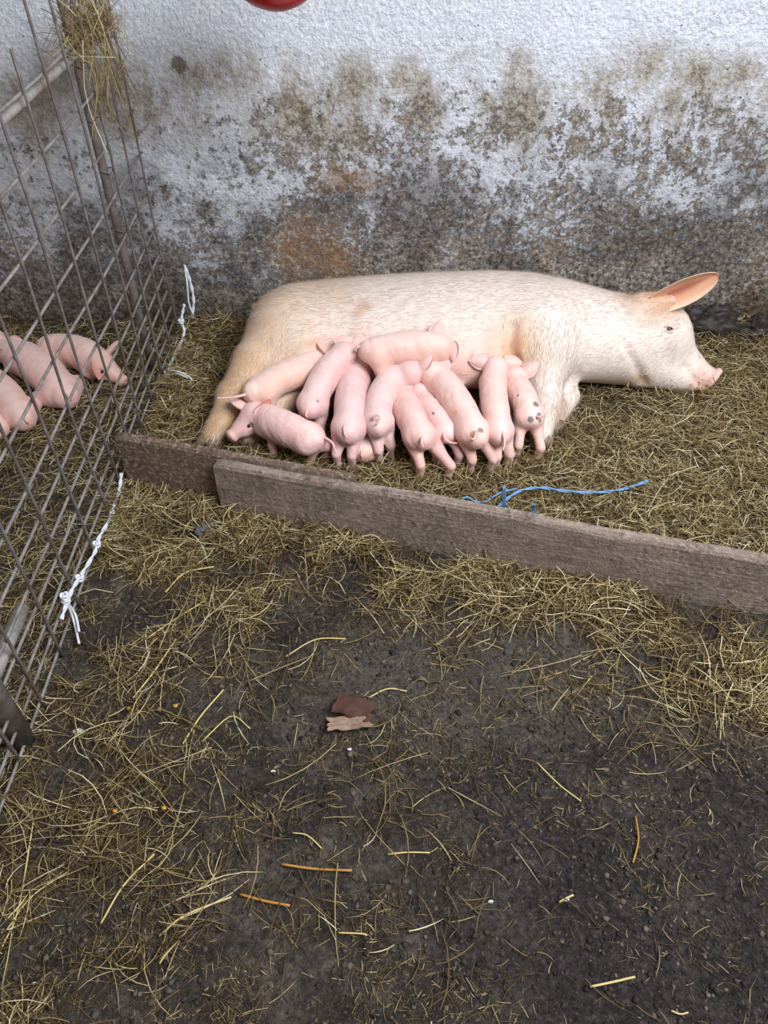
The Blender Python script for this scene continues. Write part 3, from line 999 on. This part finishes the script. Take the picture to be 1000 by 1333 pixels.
    groove([(668, 425), (664, 450), (668, 470)], [.006, .012, .012], .03)
    groove([(400, 455), (425, 448), (455, 436)], [.01, .012, .004], .03)
    groove([(860, 424), (868, 420), (878, 423)], [.004, .006, .004], .01, .002)
    groove([(871, 428), (872, 429)], [.008, .008], .006, .002)
    V, F = s.mesh()
    # light smoothing
    E = np.vstack([F[:, [0, 1]], F[:, [1, 2]], F[:, [2, 3]], F[:, [3, 0]]])
    for _ in range(2):
        acc = np.zeros_like(V); cnt = np.zeros(len(V))
        np.add.at(acc, E[:, 0], V[E[:, 1]]); np.add.at(cnt, E[:, 0], 1)
        V = V * .5 + .5 * acc / cnt[:, None]
    nb = len(V)
    CREAM = np.array(srgb(226, 212, 201)); TAN = np.array(srgb(200, 156, 106)); ROSE = np.array(srgb(232, 182, 168)); BROWN = np.array(srgb(150, 112, 80))
    col = np.tile(CREAM, (nb, 1))
    nz = vnoise(V[:, 0] * 14, V[:, 1] * 14 + V[:, 2] * 9, 5)
    nz2 = fbm(V[:, 0] * 5, V[:, 1] * 5 + V[:, 2] * 6, 15)
    def mixin(c, w):
        nonlocal col
        w = np.clip(w, 0, 1)[:, None]; col = col * (1 - w) + np.asarray(c) * w
    def near(p, rr, soft=.8): return np.clip((rr - np.linalg.norm(V - np.asarray(p), axis=1)) / (rr * soft), 0, 1)
    mixin(TAN, sstep(.05, -.42, V[:, 0]) * .62 + (nz - .5) * .3 * (V[:, 0] < 0))
    mixin(TAN * .92, sstep(2.26, 2.02, V[:, 1]) * (V[:, 0] < -.36) * .8)
    mixin(BROWN * .8, near(foot, .07) * .55)
    mixin(ROSE, sstep(2.26, 2.17, V[:, 1]) * (V[:, 0] > -.25) * (V[:, 0] < .46) * .8)
    mixin(TAN, near(atY(676, 452, 2.2), .14) * .75)
    mixin(TAN * .9, near(at(722, 548, .045), .10) * .7)
    mixin(np.array(srgb(200, 154, 116)), near(e1, .12) * 1.0 + near(e2, .10) * .8)
    mixin(ROSE, near(tp, .10) * .8); mixin(DEEP, near(tp + fx * .024, .05, .3) * .8)
    mixin(ROSE, near(atY(905, 500, 2.26), .07) * .6)
    mixin(TAN, near(atY(836, 500, 2.21), .06) * .8)
    bvh = BVHTree.FromPolygons([Vector(v) for v in V], [tuple(map(int, q)) for q in F])
    eyep = cast(bvh, 871, 428)
    mixin(ROSE, near(eyep, .04) * .5)
    hp = cast(bvh, 474, 398); hp2 = cast(bvh, 466, 408)
    mixin(np.array(srgb(196, 150, 112)), near(hp, .045) * .6 + near(hp2, .03) * .5)
    mixin(CREAM * 1.02, (nz2 - .5) * .8)
    off = nb; allF = [F]
    # ears
    tipE = atY(936, 355, 2.31); b1 = atY(852, 394, 2.35)
    ev, ef, inn = ear_mesh(b1, tipE - b1, np.array([.15, -.95, .25]), np.linalg.norm(tipE - b1), .046, cup=.8, curl=.04, th=.014, tip=1.15, pw=.5, nu=26, nv=15)
    V = np.vstack([V, ev]); allF.append(ef + off); off += len(ev)
    tt = np.linspace(0, 1, 26).repeat(15); tt = np.concatenate([tt, tt])
    vv = np.abs(np.tile(np.linspace(-1, 1, 15), 52))
    ec = np.where(inn[:, None] == 1, lerp(np.array(srgb(176, 104, 82)), np.array(srgb(222, 170, 136)), sstep(0, .55, vv + np.clip(tt - .55, 0, 1))[:, None]), np.array(srgb(222, 178, 140))[None])
    rimw = sstep(.6, 1.0, vv)[:, None]
    ec = ec * (1 - rimw) + np.array(srgb(240, 216, 190)) * rimw
    col = np.vstack([col, ec])
    b2 = np.array([.83, 2.44, .16])
    ev, ef, inn = ear_mesh(b2, (.35, .75, -.1), (0.2, .1, 1), .17, .05, cup=.5, th=.012)
    V = np.vstack([V, ev]); allF.append(ef + off); off += len(ev)
    col = np.vstack([col, np.tile(np.array(srgb(222, 178, 140)), (len(ev), 1))])
    # tail lying over the rump towards the wall
    tp_ = spline([(-.44, 2.47, .20), (-.465, 2.50, .205), (-.468, 2.53, .20), (-.465, 2.55, .17)], 12)
    tv, tf = tube(tp_, np.linspace(.018, .007, 12), 8)
    tf = [q for q in tf if len(q) == 4]
    V = np.vstack([V, np.array(tv)]); allF.append(np.array(tf) + off); off += len(tv)
    col = np.vstack([col, np.tile(TAN, (len(tv), 1))])
    F2 = np.vstack(allF)
    base = np.array([.25, 2.4, 0.0])
    o = new_mesh('sow', V - base, F2, M['sow'], cols=np.clip(col, 0, 1))
    o.location = tuple(base)
    tag(o, 'large cream white sow lying on her side against the wall', 'pig')
    # eye
    v, f = sphere((0, 0, 0), .0125, 14, 10)
    e_ = new_mesh('eye', v, f, M['eye'], parent=o); e_.location = tuple(eyep + nrm(eyep - CAM) * .006 - base)
    dv = nrm(eyep - CAM)
    rt = nrm(np.cross(dv, (0, 0, 1))); uu = np.cross(rt, dv)
    for nm, a0, a1 in (('upper_eyelid', .15, math.pi - .15), ('lower_eyelid', math.pi + .1, 2 * math.pi - .1)):
        pts = [eyep - dv * (.005 + .003 * math.sin(abs(a - a0) / (a1 - a0) * math.pi)) + rt * .0155 * math.cos(a) + uu * .0095 * math.sin(a) for a in np.linspace(a0, a1, 10)]
        v, f = tube(np.array(pts) - base, .0032, 6)
        new_mesh(nm, v, f, M['sow'], parent=o, cols=np.tile(lerp(ROSE, CREAM, .5), (len(v), 1)))
    # hooves: cloven, two claws and a dewclaw
    for p, dr in ((foot, nrm((-.45, -.8, -.35))), (ft, nrm((.0, -.8, -.5))), (at(722, 548, .045), nrm((-.4, -.8, -.2)))):
        sidev = nrm(np.cross(dr, (0, 0, 1)))
        for sg in (1, -1):
            a = p + sidev * sg * .016 + dr * .012; b = a + dr * .046 + sidev * sg * .006
            a[2] = max(a[2], .045); b[2] = max(b[2], .035)
            v, f = tube(spline([a, lerp(a, b, .5) + np.array([0, 0, .006]), b], 8) - base, np.array([.021, .0225, .022, .020, .018, .015, .011, .005]), 10)
            new_mesh('hoof', v, f, M['hoof'], parent=o)
        a = p - dr * .02 + sidev * .035
        v, f = tube(spline([a, a + dr * .015 + sidev * .015, a + dr * .03 + sidev * .022], 6) - base, np.linspace(.013, .004, 6), 8)
        new_mesh('dewclaw', v, f, M['hoof'], parent=o)
    # bristles
    Fq = F
    A = V[Fq[:, 0]]; Bq = V[Fq[:, 1]]; Cq = V[Fq[:, 2]]; Dq = V[Fq[:, 3]]
    nrmv = np.cross(Cq - A, Dq - Bq); ar = np.linalg.norm(nrmv, axis=1) * .5
    nrmv /= (2 * ar[:, None] + 1e-12)
    cen = (A + Bq + Cq + Dq) / 4
    vis = np.einsum('ij,ij->i', nrmv, CAM - cen) > -0.15
    wgt = ar * np.where(nrmv[:, 2] < -.3, 0, 1) * np.where(cen[:, 0] > 1.0, .15, 1)
    wgt *= np.where((cen[:, 1] < 2.22) & (cen[:, 0] > -.25) & (cen[:, 0] < .45), .15, 1)
    n = 26000
    pick = RNG.choice(len(Fq), n, p=wgt / wgt.sum())
    uv = RNG.random((n, 2))
    P0 = (A[pick] * (1 - uv[:, :1]) + Bq[pick] * uv[:, :1]) * (1 - uv[:, 1:]) + (Dq[pick] * (1 - uv[:, :1]) + Cq[pick] * uv[:, :1]) * uv[:, 1:]
    Nn = nrmv[pick]
    flow = np.tile(np.array([-1.0, -.35, -.25]), (n, 1))
    leg = (P0[:, 0] < -.3) & (P0[:, 1] < 2.3); flow[leg] = (-.5, -1, -.6)
    leg = (P0[:, 0] > .38) & (P0[:, 0] < .65) & (P0[:, 1] < 2.25); flow[leg] = (-.2, -.8, -.7)
    flow += RNG.normal(0, .28, (n, 3))
    flow -= Nn * np.einsum('ij,ij->i', flow, Nn)[:, None]
    flow /= np.linalg.norm(flow, axis=1)[:, None]
    L = RNG.uniform(.012, .030, n)[:, None]
    side = np.cross(Nn, flow); W = RNG.uniform(.0004, .0008, n)[:, None]
    p0 = P0 - Nn * .001; p1 = P0 + flow * L * .5 + Nn * (.0022 + L * .10); p2 = P0 + flow * L + Nn * (.002 + L * .12)
    HV = np.stack([p0 - side * W, p0 + side * W, p1 - side * W * .8, p1 + side * W * .8, p2], 1).reshape(-1, 3)
    b = np.arange(n)[:, None] * 5
    HF = np.concatenate([b + np.array([[0, 1, 3]]), b + np.array([[0, 3, 2]]), b + np.array([[2, 3, 4]])], 1).reshape(-1, 3)
    hc = lerp(np.clip(col[Fq[pick, 0]], 0, 1), np.array(srgb(246, 240, 234)), .40) * RNG.uniform(.72, 1.06, (n, 1))
    hc = np.clip(hc, 0, 1).repeat(5, axis=0)
    t = NT('bristles')
    c = t.attr('tint')
    hm = t.done(c, .5, .4)
    tag(new_mesh('bristles', HV - base, HF, hm, parent=o, cols=hc), kind='stuff')
    return o, V, F


sow, sowV, sowF = build_sow()

# ------------------------------------------------------------------ hay
def strands(name, xy, zoff, lens, wid, mat, label, cat, tilt=.25, curve=.5, segs=4, parent=None, zfun=ground, zspread=.02):
    n = len(xy)
    az = RNG.uniform(0, 2 * math.pi, n)
    L = lens; k = RNG.normal(0, curve, n)           # curvature: total turn
    tl = RNG.normal(0, tilt, n)
    z0 = zfun(xy[:, 0], xy[:, 1]) + zoff + np.abs(RNG.normal(0, zspread, n))
    s = np.linspace(-.5, .5, segs + 1)
    ang = az[:, None] + k[:, None] * s[None]
    dx = np.cos(ang); dy = np.sin(ang)
    step = L[:, None] / segs
    px = np.cumsum(dx * step, 1); py = np.cumsum(dy * step, 1)
    px = px - px.mean(1)[:, None] + xy[:, :1]; py = py - py.mean(1)[:, None] + xy[:, 1:2]
    py = np.minimum(py, WALL_Y - .014)
    arch = RNG.normal(0, .10, n)[:, None] * L[:, None]
    pz = z0[:, None] + np.sin(tl)[:, None] * L[:, None] * s[None] + arch * (s[None] ** 2 * 4 - .4)
    pz = np.maximum(pz, zfun(px, py) + .0012)
    P = np.stack([px, py, pz], -1)
    T = np.gradient(P, axis=1); T /= np.linalg.norm(T, axis=-1)[..., None] + 1e-9
    up = np.array([0, 0, 1.0])
    U = np.cross(T, up); U /= np.linalg.norm(U, axis=-1)[..., None] + 1e-9
    Wv = np.cross(U, T)
    roll = RNG.uniform(-.9, .9, n)[:, None, None]
    w = wid[:, None, None] * .5
    tap = np.interp(s, [-.5, -.3, .2, .5], [.8, 1, .9, .25])[None, :, None]
    a = P + (U * np.cos(roll) + Wv * np.sin(roll)) * w * tap
    b = P - (U * np.cos(roll) + Wv * np.sin(roll)) * w * tap
    c = P + (Wv * np.cos(roll) - U * np.sin(roll)) * w * tap * .8
    V = np.stack([a, b, c], 2).reshape(-1, 3)        # triangular section
    m = segs + 1
    base = (np.arange(n) * m * 3)[:, None, None]
    i = np.arange(segs)[None, :, None] * 3
    fs = []
    for (p, q) in ((0, 2), (2, 1), (1, 0)):
        fs.append(np.concatenate([base + i + p, base + i + q, base + i + 3 + q, base + i + 3 + p], -1).reshape(-1, 4))
    o = new_mesh(name, V, np.vstack(fs), mat, smooth=True)
    return tag(o, label, cat, kind='stuff') if parent is None else o


def scatter(n, x0, x1, y0, y1, dens):
    out = []
    tot = 0
    while tot < n:
        p = np.stack([RNG.uniform(x0, x1, n), RNG.uniform(y0, y1, n)], 1)
        keep = RNG.random(n) < dens(p[:, 0], p[:, 1])
        out.append(p[keep]); tot += keep.sum()
    return np.vstack(out)[:n]


def pen_d(x, y):
    d = board_d(x, y)
    v = (d > .06) * (x > FX + .02) * 1.0
    v *= np.where((x > -.42) & (x < .85) & (y > 2.2), .25, 1)        # under the sow
    bare = np.exp(-(((x - .80) / .20) ** 2 + ((y - 2.14) / .07) ** 2))
    v *= 1 - .8 * bare
    return v * (.45 + .55 * fbm(x * 4, y * 4, 51))


def lens_of(n, a, b): return a + (b - a) * RNG.random(n) ** 1.8


n = 36000
p = scatter(n, FX, 1.75, 1.15, WALL_Y - .03, pen_d)
strands('hay_bedding', p, .0, lens_of(n, .025, .13), RNG.uniform(.0012, .0032, n), M['hay'], 'thick yellow green hay bedding strewn in the sow\'s pen', 'hay', zspread=.02, curve=.9)


def pen2_d(x, y):
    return (x < FX - .015) * (.5 + .5 * fbm(x * 4, y * 4, 57))


n = 15000
p = scatter(n, -2.0, FX, .5, WALL_Y - .03, pen2_d)
strands('hay_bedding', p, .0, lens_of(n, .025, .13), RNG.uniform(.0012, .0032, n), M['hay'], 'hay bedding under the resting piglets behind the wire fence', 'hay', zspread=.014, curve=.9)


def front_d(x, y):
    d = -board_d(x, y)
    d2 = np.where(x < -.48, np.maximum(1.74 - .25 * (x + .7) - y, 0), d)
    d = np.where(x < -.48, d2, d)
    ok = (d > .004) * (x > FX + .0) * 1.0
    nzb = fbm(x * 5, y * 5, 71); nzs = fbm(x * 11, y * 11, 73)
    wdt = .17 + .16 * nzb + .10 * sstep(0, -.6, x)
    band = np.exp(-(d / wdt) ** 2.2) * (.12 + .88 * sstep(.36, .58, .5 * nzb + .5 * nzs))
    left = sstep(-.2, -.75, x) * .34 * sstep(.34, .62, nzs)
    rest = .10 * sstep(.45, -.2, x) * sstep(.38, .6, nzs) + .035 * sstep(.45, .62, nzs) + .008
    rgt = .45 * np.exp(-(((x - .78) / .25) ** 2 + ((y - .98) / .10) ** 2))
    return np.clip(ok * (band + left + rest + rgt * nzs), 0, 1)


n = 13000
p = scatter(n, FX, 1.6, .1, 1.85, front_d)
strands('loose_hay', p, .0, lens_of(n, .015, .10), RNG.uniform(.001, .0026, n), M['hay_dark'], 'loose trodden hay scattered over the dirt before the planks', 'hay', zspread=.007, tilt=.14, curve=.7)
n = 6500
p = scatter(n, FX, 1.6, .1, 1.85, lambda x, y: front_d(x, y) ** 2.0)
strands('loose_hay', p, .004, lens_of(n, .04, .19), RNG.uniform(.0014, .0034, n), M['hay'], 'long pale hay piled along the foot of the long plank', 'hay', zspread=.014, tilt=.2, curve=.8)
# short chaff everywhere on the dirt
n = 20000
p = scatter(n, -1.0, 1.3, .1, 1.6, lambda x, y: (board_d(x, y) < -.02) * (.10 + .9 * sstep(.35, .65, fbm(x * 8, y * 8, 91))) * (.35 + .65 * sstep(.5, -.3, x)))
strands('chaff', p, .0, lens_of(n, .006, .035), RNG.uniform(.0009, .0022, n), M['hay_dark'], 'short chaff and broken hay bits trodden into the dark dirt', 'hay', zspread=.002, tilt=.08, curve=.4, segs=2)

# crumbs of dried dirt
def crumbs(n):
    ico = np.array([(0, 0, 1), (.894, 0, .447), (.276, .851, .447), (-.724, .526, .447), (-.724, -.526, .447), (.276, -.851, .447),
                    (.724, .526, -.447), (-.276, .851, -.447), (-.894, 0, -.447), (-.276, -.851, -.447), (.724, -.526, -.447), (0, 0, -1)])
    fi = np.array([(0, 1, 2), (0, 2, 3), (0, 3, 4), (0, 4, 5), (0, 5, 1), (1, 6, 2), (2, 7, 3), (3, 8, 4), (4, 9, 5), (5, 10, 1),
                   (6, 7, 2), (7, 8, 3), (8, 9, 4), (9, 10, 5), (10, 6, 1), (11, 7, 6), (11, 8, 7), (11, 9, 8), (11, 10, 9), (11, 6, 10)])
    p = scatter(n, -.8, 1.3, .1, 1.6, lambda x, y: (board_d(x, y) < -.04) * (.2 + .8 * sstep(.4, .62, fbm(x * 7, y * 7, 95))))
    r = .0014 + .0048 * RNG.random(n) ** 3.5
    V = ico[None] * (r[:, None] * RNG.uniform(.45, 1.45, (n, 12)))[..., None] * np.array([1.2, 1.2, .8])
    V[..., 0] += p[:, :1]; V[..., 1] += p[:, 1:2]; V[..., 2] += (ground(p[:, 0], p[:, 1]) + r * .3)[:, None]
    F = (fi[None] + (np.arange(n) * 12)[:, None, None]).reshape(-1, 3)
    t = NT('dirt_crumb')
    m = t.done(t.ramp(t.island(), [(0, srgb(30, 25, 23)), (.7, srgb(66, 56, 50)), (1, srgb(104, 92, 82))]), .8, .3)
    tag(new_mesh('dirt_crumbs', V.reshape(-1, 3), F, m, smooth=False), 'crumbs of dark dirt strewn over the floor before the planks', 'dirt', kind='stuff')


crumbs(9000)

# hay caught on the top of the fence
n = 300
c0 = np.array([FX - .01, 2.45])
p = np.stack([c0[0] + RNG.normal(0, .022, n), c0[1] + RNG.normal(0, .12, n)], 1)
o = strands('hay_tuft', p, 0, lens_of(n, .05, .20), RNG.uniform(.0012, .003, n), M['hay'], 'tuft of hay caught on the top of the wire fence', 'hay', zspread=.05, tilt=.9,
            zfun=lambda x, y: 1.06 + 0 * x, curve=1.0)
n = 90
P = []
parts = []
for i in range(n):
    a = np.array([FX + random.gauss(0.012, .02), 2.42 + random.gauss(0, .12), 1.14 + random.gauss(0, .05)])
    Lh = random.uniform(.08, .30)
    b = a + np.array([random.gauss(0.01, .02), random.gauss(0, .05), -Lh])
    m_ = lerp(a, b, .5) + np.array([random.gauss(0, .02), random.gauss(0, .03), 0])
    parts.append(tube(spline([a, m_, b], 6), random.uniform(.0007, .0015), 3, cap=False))
v, f = merge(parts)
new_mesh('hanging_hay', v, f, M['hay'], parent=o)
o.children[0]['kind'] = 'stuff'


# single stalks that stand out
def stalk(pts, r, mat, label, group=None):
    P = []
    for (px, py) in pts:
        q = at(px, py, 0.02); q[2] = float(ground(q[0], q[1])) + r + .008; P.append(q)
    v, f = tube(spline(P, 12), r, 6)
    v = np.array(v); b = v.mean(0); b[2] = v[:, 2].min()
    o = new_mesh('straw_stalk', v - b, f, mat); o.location = tuple(b)
    return tag(o, label, 'straw', group)


stalk([(366, 1122), (410, 1127), (458, 1130)], .0026, M['stalk_orange'], 'thick straight orange brown stalk lying on bare dirt')
stalk([(311, 1160), (345, 1170), (377, 1176)], .0026, M['stalk_orange'], 'shorter orange stalk lying on the dirt below the longer one')
stalk([(826, 1120), (833, 1090), (830, 1058)], .0018, M['stalk_orange'], 'thin bent reddish stalk alone on the wet dark dirt')
STG = 'pale straw stalks on the dirt floor'
SL = 'pale straw stalk lying loose on the dirt floor before the planks'
for a in ([(4, 1210), (40, 1165), (88, 1128)], [(0, 1230), (22, 1180), (42, 1068)], [(325, 945), (300, 930), (262, 962)], [(176, 622), (196, 646), (212, 660)],
          [(215, 770), (240, 745), (278, 735)], [(190, 830), (225, 805), (265, 780)], [(172, 905), (200, 870), (228, 828)], [(480, 905), (505, 895), (530, 896)],
          [(237, 965), (260, 930), (290, 895)], [(372, 852), (410, 830), (450, 828)], [(440, 1210), (470, 1212), (478, 1214)], [(730, 1170), (738, 1166), (748, 1162)],
          [(770, 1282), (800, 1276), (828, 1270)], [(876, 1314), (888, 1318), (898, 1316)], [(205, 1215), (240, 1190), (300, 1165)], [(130, 1200), (160, 1150), (200, 1110)],
          [(240, 1212), (215, 1240), (206, 1252)], [(505, 1108), (530, 1106), (560, 1107)], [(700, 990), (730, 1020), (758, 1040)], [(380, 1080), (400, 1085), (420, 1102)]):
    stalk(a, random.uniform(.0014, .0022), M['stalk'], SL, STG)

# blue twine in the pen
q = lambda px, py, z: at(px, py, z)
twine('twine', [q(648, 660, .05), q(662, 648, .06), q(680, 638, .06), q(705, 635, .06), q(735, 639, .06), q(775, 641, .06), q(810, 637, .06), q(844, 626, .065)], .0026, M['btwine'],
      'frayed blue twine lying on the hay behind the long plank', 30,
      tails=[[q(600, 652, .06), q(608, 647, .07), q(620, 653, .05), q(634, 652, .05), q(650, 642, .06), q(672, 636, .06)]])
parts = []
for i in range(9):
    dx = random.uniform(-3, 3)
    parts.append(tube(spline([q(657 + dx * .6, 632 + abs(dx), .16), q(657 + dx, 645, .12), q(658 + dx, 662, .06)], 8), .0017, 5))
v, f = merge(parts)
tag(new_mesh('twine', v, f, M['btwine']), 'short upright frayed tuft of blue twine behind the long plank', 'twine')
parts = []
for i in range(6):
    dx = random.uniform(-2, 2)
    parts.append(tube(spline([q(694 + dx * .6, 655 + abs(dx), .15), q(695 + dx, 662, .12), q(695 + dx, 674, .08)], 8), .0016, 5))
v, f = merge(parts)
tag(new_mesh('twine', v, f, M['btwine']), 'tiny stub of grey blue twine at the back of the long plank', 'twine')


# ------------------------------------------------------------------ small things
def lump(name, c, r, sq, mat, label, cat, seed, amp=.55, n=(44, 30)):
    V, F = sphere((0, 0, 0), 1.0, n[0], n[1])
    V = np.array(V)
    k = 1 + amp * (fbm(V[:, 0] * 1.7 + 5 + seed, V[:, 1] * 1.7 + V[:, 2] * 2.3 + 9, seed, 5) - .5) * 2 + amp * .5 * (fbm(V[:, 0] * 6 + V[:, 2] * 5 + 5, V[:, 1] * 6 + 3 - V[:, 2] * 3, seed + 3, 3) - .5)
    V = V * k[:, None] * r * np.array(sq)
    o = new_mesh(name, V, F, mat); o.location = tuple(c)
    return tag(o, label, cat)


def gpt(px, py, dz=0.0):
    p_ = at(px, py, .02); p_[2] = float(ground(p_[0], p_[1])) + dz; return p_


lump('muck_clod', (1.29, 2.66, .05), .09, (1.1, .7, .75), M['muck'], 'dark wet clod of muck at the wall base beyond the sow\'s snout', 'clod', 3)
lump('muck_clod', (1.44, 2.63, .04), .075, (1.1, .8, .8), M['muck'], 'smaller dark muck clod against the wall, further from the snout', 'clod', 5)
lump('muck_clod', (1.20, 2.68, .07), .05, (1, .6, 1), M['muck'], 'dark muck lump stuck to the wall just above the hay', 'clod', 8)
lump('stone', gpt(268, 692, .012), .032, (1.0, 1.0, .8), M['stone'], 'rough grey stone in the hay before the plank joint', 'stone', 11)
for k_, (px, py) in enumerate([(166, 917), (226, 912), (26, 973), (212, 1048), (148, 1052), (362, 1333 - 1)]):
    if py > 1300: continue
    o = lump('corn_kernel', gpt(px, py, .005), .0065, (1, .8, .6), M['kernel'], 'small yellow corn kernel dropped on the dirt near the fence', 'corn', 20 + k_, .2, (10, 6))
    o['group'] = 'corn kernels on the dirt'
for k_, (px, py) in enumerate([(98, 946), (40, 1276), (740, 966 + 200), (455, 972), (640, 1170), (355, 1330 - 330)]):
    o = lump('white_chip', gpt(px, py, .004), .0045 if k_ else .010, (1.3, .8, .4), M['pebble'], 'small white chip lying on the dirt floor', 'chip', 40 + k_, .4, (10, 6))
    o['group'] = 'white chips on the dirt'


def scrap():
    c = gpt(458, 934, .012)
    root = empty('torn_scrap', c)
    tag(root, 'folded torn scrap of brown cardboard lying on the dirt', 'scrap')
    def sheet(name, w, h, off, tilt, rot, colr, seed):
        nx, ny = 14, 10
        V = []
        for side in (0, 1):
            for i in range(nx):
                for j in range(ny):
                    u, v_ = i / (nx - 1) - .5, j / (ny - 1) - .5
                    e_ = 1 + .28 * (float(vnoise(u * 6 + v_ * 4, v_ * 6, seed)) - .5)
                    x, y = u * w * e_, v_ * h * e_
                    z = .014 * (float(fbm(np.array(u * 3 + 4), np.array(v_ * 3 + 2), seed)) - .5) * 2 + math.tan(tilt) * y + side * .0016
                    V.append((x * math.cos(rot) - y * math.sin(rot) + off[0], x * math.sin(rot) + y * math.cos(rot) + off[1], z + off[2]))
        F = []; N = nx * ny
        for i in range(nx - 1):
            for j in range(ny - 1):
                a = i * ny + j
                F.append((a, a + 1, a + ny + 1, a + ny)); F.append((N + a, N + a + ny, N + a + ny + 1, N + a + 1))
        for i in range(nx - 1):
            for j in (0, ny - 1):
                a = i * ny + j; F.append((a, a + ny, N + a + ny, N + a))
        for j in range(ny - 1):
            for i in (0, nx - 1):
                a = i * ny + j; F.append((a, a + 1, N + a + 1, N + a))
        return new_mesh(name, V, F, mat_plain(name + '_paper', colr, .8, .2, 60, .5), parent=root)
    sheet('upper_flap', .088, .052, (.004, .022, .012), .25, -.35, srgb(84, 58, 48), 3)
    sheet('lower_flap', .098, .036, (-.004, -.014, .004), -.12, .08, srgb(150, 124, 108), 6)


scrap()

# ------------------------------------------------------------------ red hanging bowl
def bowl():
    d_ = ray(362, 14)
    c = CAM + d_ * (2.2 / d_[1])
    cx, cy, zb = c[0], c[1], c[2]
    R = .135
    root = empty('hanging_bowl', (cx, cy, zb))
    tag(root, 'glossy red rounded bowl hanging in front of the stained wall', 'bowl')
    prof = [(0, 0), (.03, .003), (.06, .014), (.09, .034), (.115, .066), (.130, .105), (.135, .14), (.142, .146), (.142, .152), (.131, .152), (.126, .105), (.11, .07), (.086, .04), (.056, .02), (.0, .006)]
    V, F = [], []; K = 40
    for (r_, z_) in prof:
        for k in range(K):
            a = 2 * math.pi * k / K
            V.append((r_ * math.cos(a), r_ * math.sin(a), z_))
    for i in range(len(prof) - 1):
        for k in range(K):
            k2 = (k + 1) % K
            F.append((i * K + k, i * K + k2, (i + 1) * K + k2, (i + 1) * K + k))
    new_mesh('shell', V, F, M['red'], parent=root)
    top = 2.30 - zb
    for k in range(3):
        a = 2 * math.pi * k / 3 + .4
        v, f = tube([(.137 * math.cos(a), .137 * math.sin(a), .148), (.07 * math.cos(a), .07 * math.sin(a), .32), (0, 0, .48)], .003, 6)
        new_mesh('cord', v, f, M['rope'], parent=root)
    v, f = tube([(0, 0, .478), (0, 0, top)], .004, 6)
    new_mesh('cord', v, f, M['rope'], parent=root)
    return cx


bxx = bowl()
w = .06
V = [(bxx + sx * w, y, z) for y in (0.2, WALL_Y + .05) for (sx, z) in ((-1, 2.3), (1, 2.3), (1, 2.44), (-1, 2.44))]
o = new_mesh('trim_1', V, [(0, 1, 2, 3), (7, 6, 5, 4), (0, 4, 5, 1), (1, 5, 6, 2), (2, 6, 7, 3), (3, 7, 4, 0)], M['beam'], smooth=False)
tag(o, 'wooden roof beam carrying the hanging bowl', kind='structure')
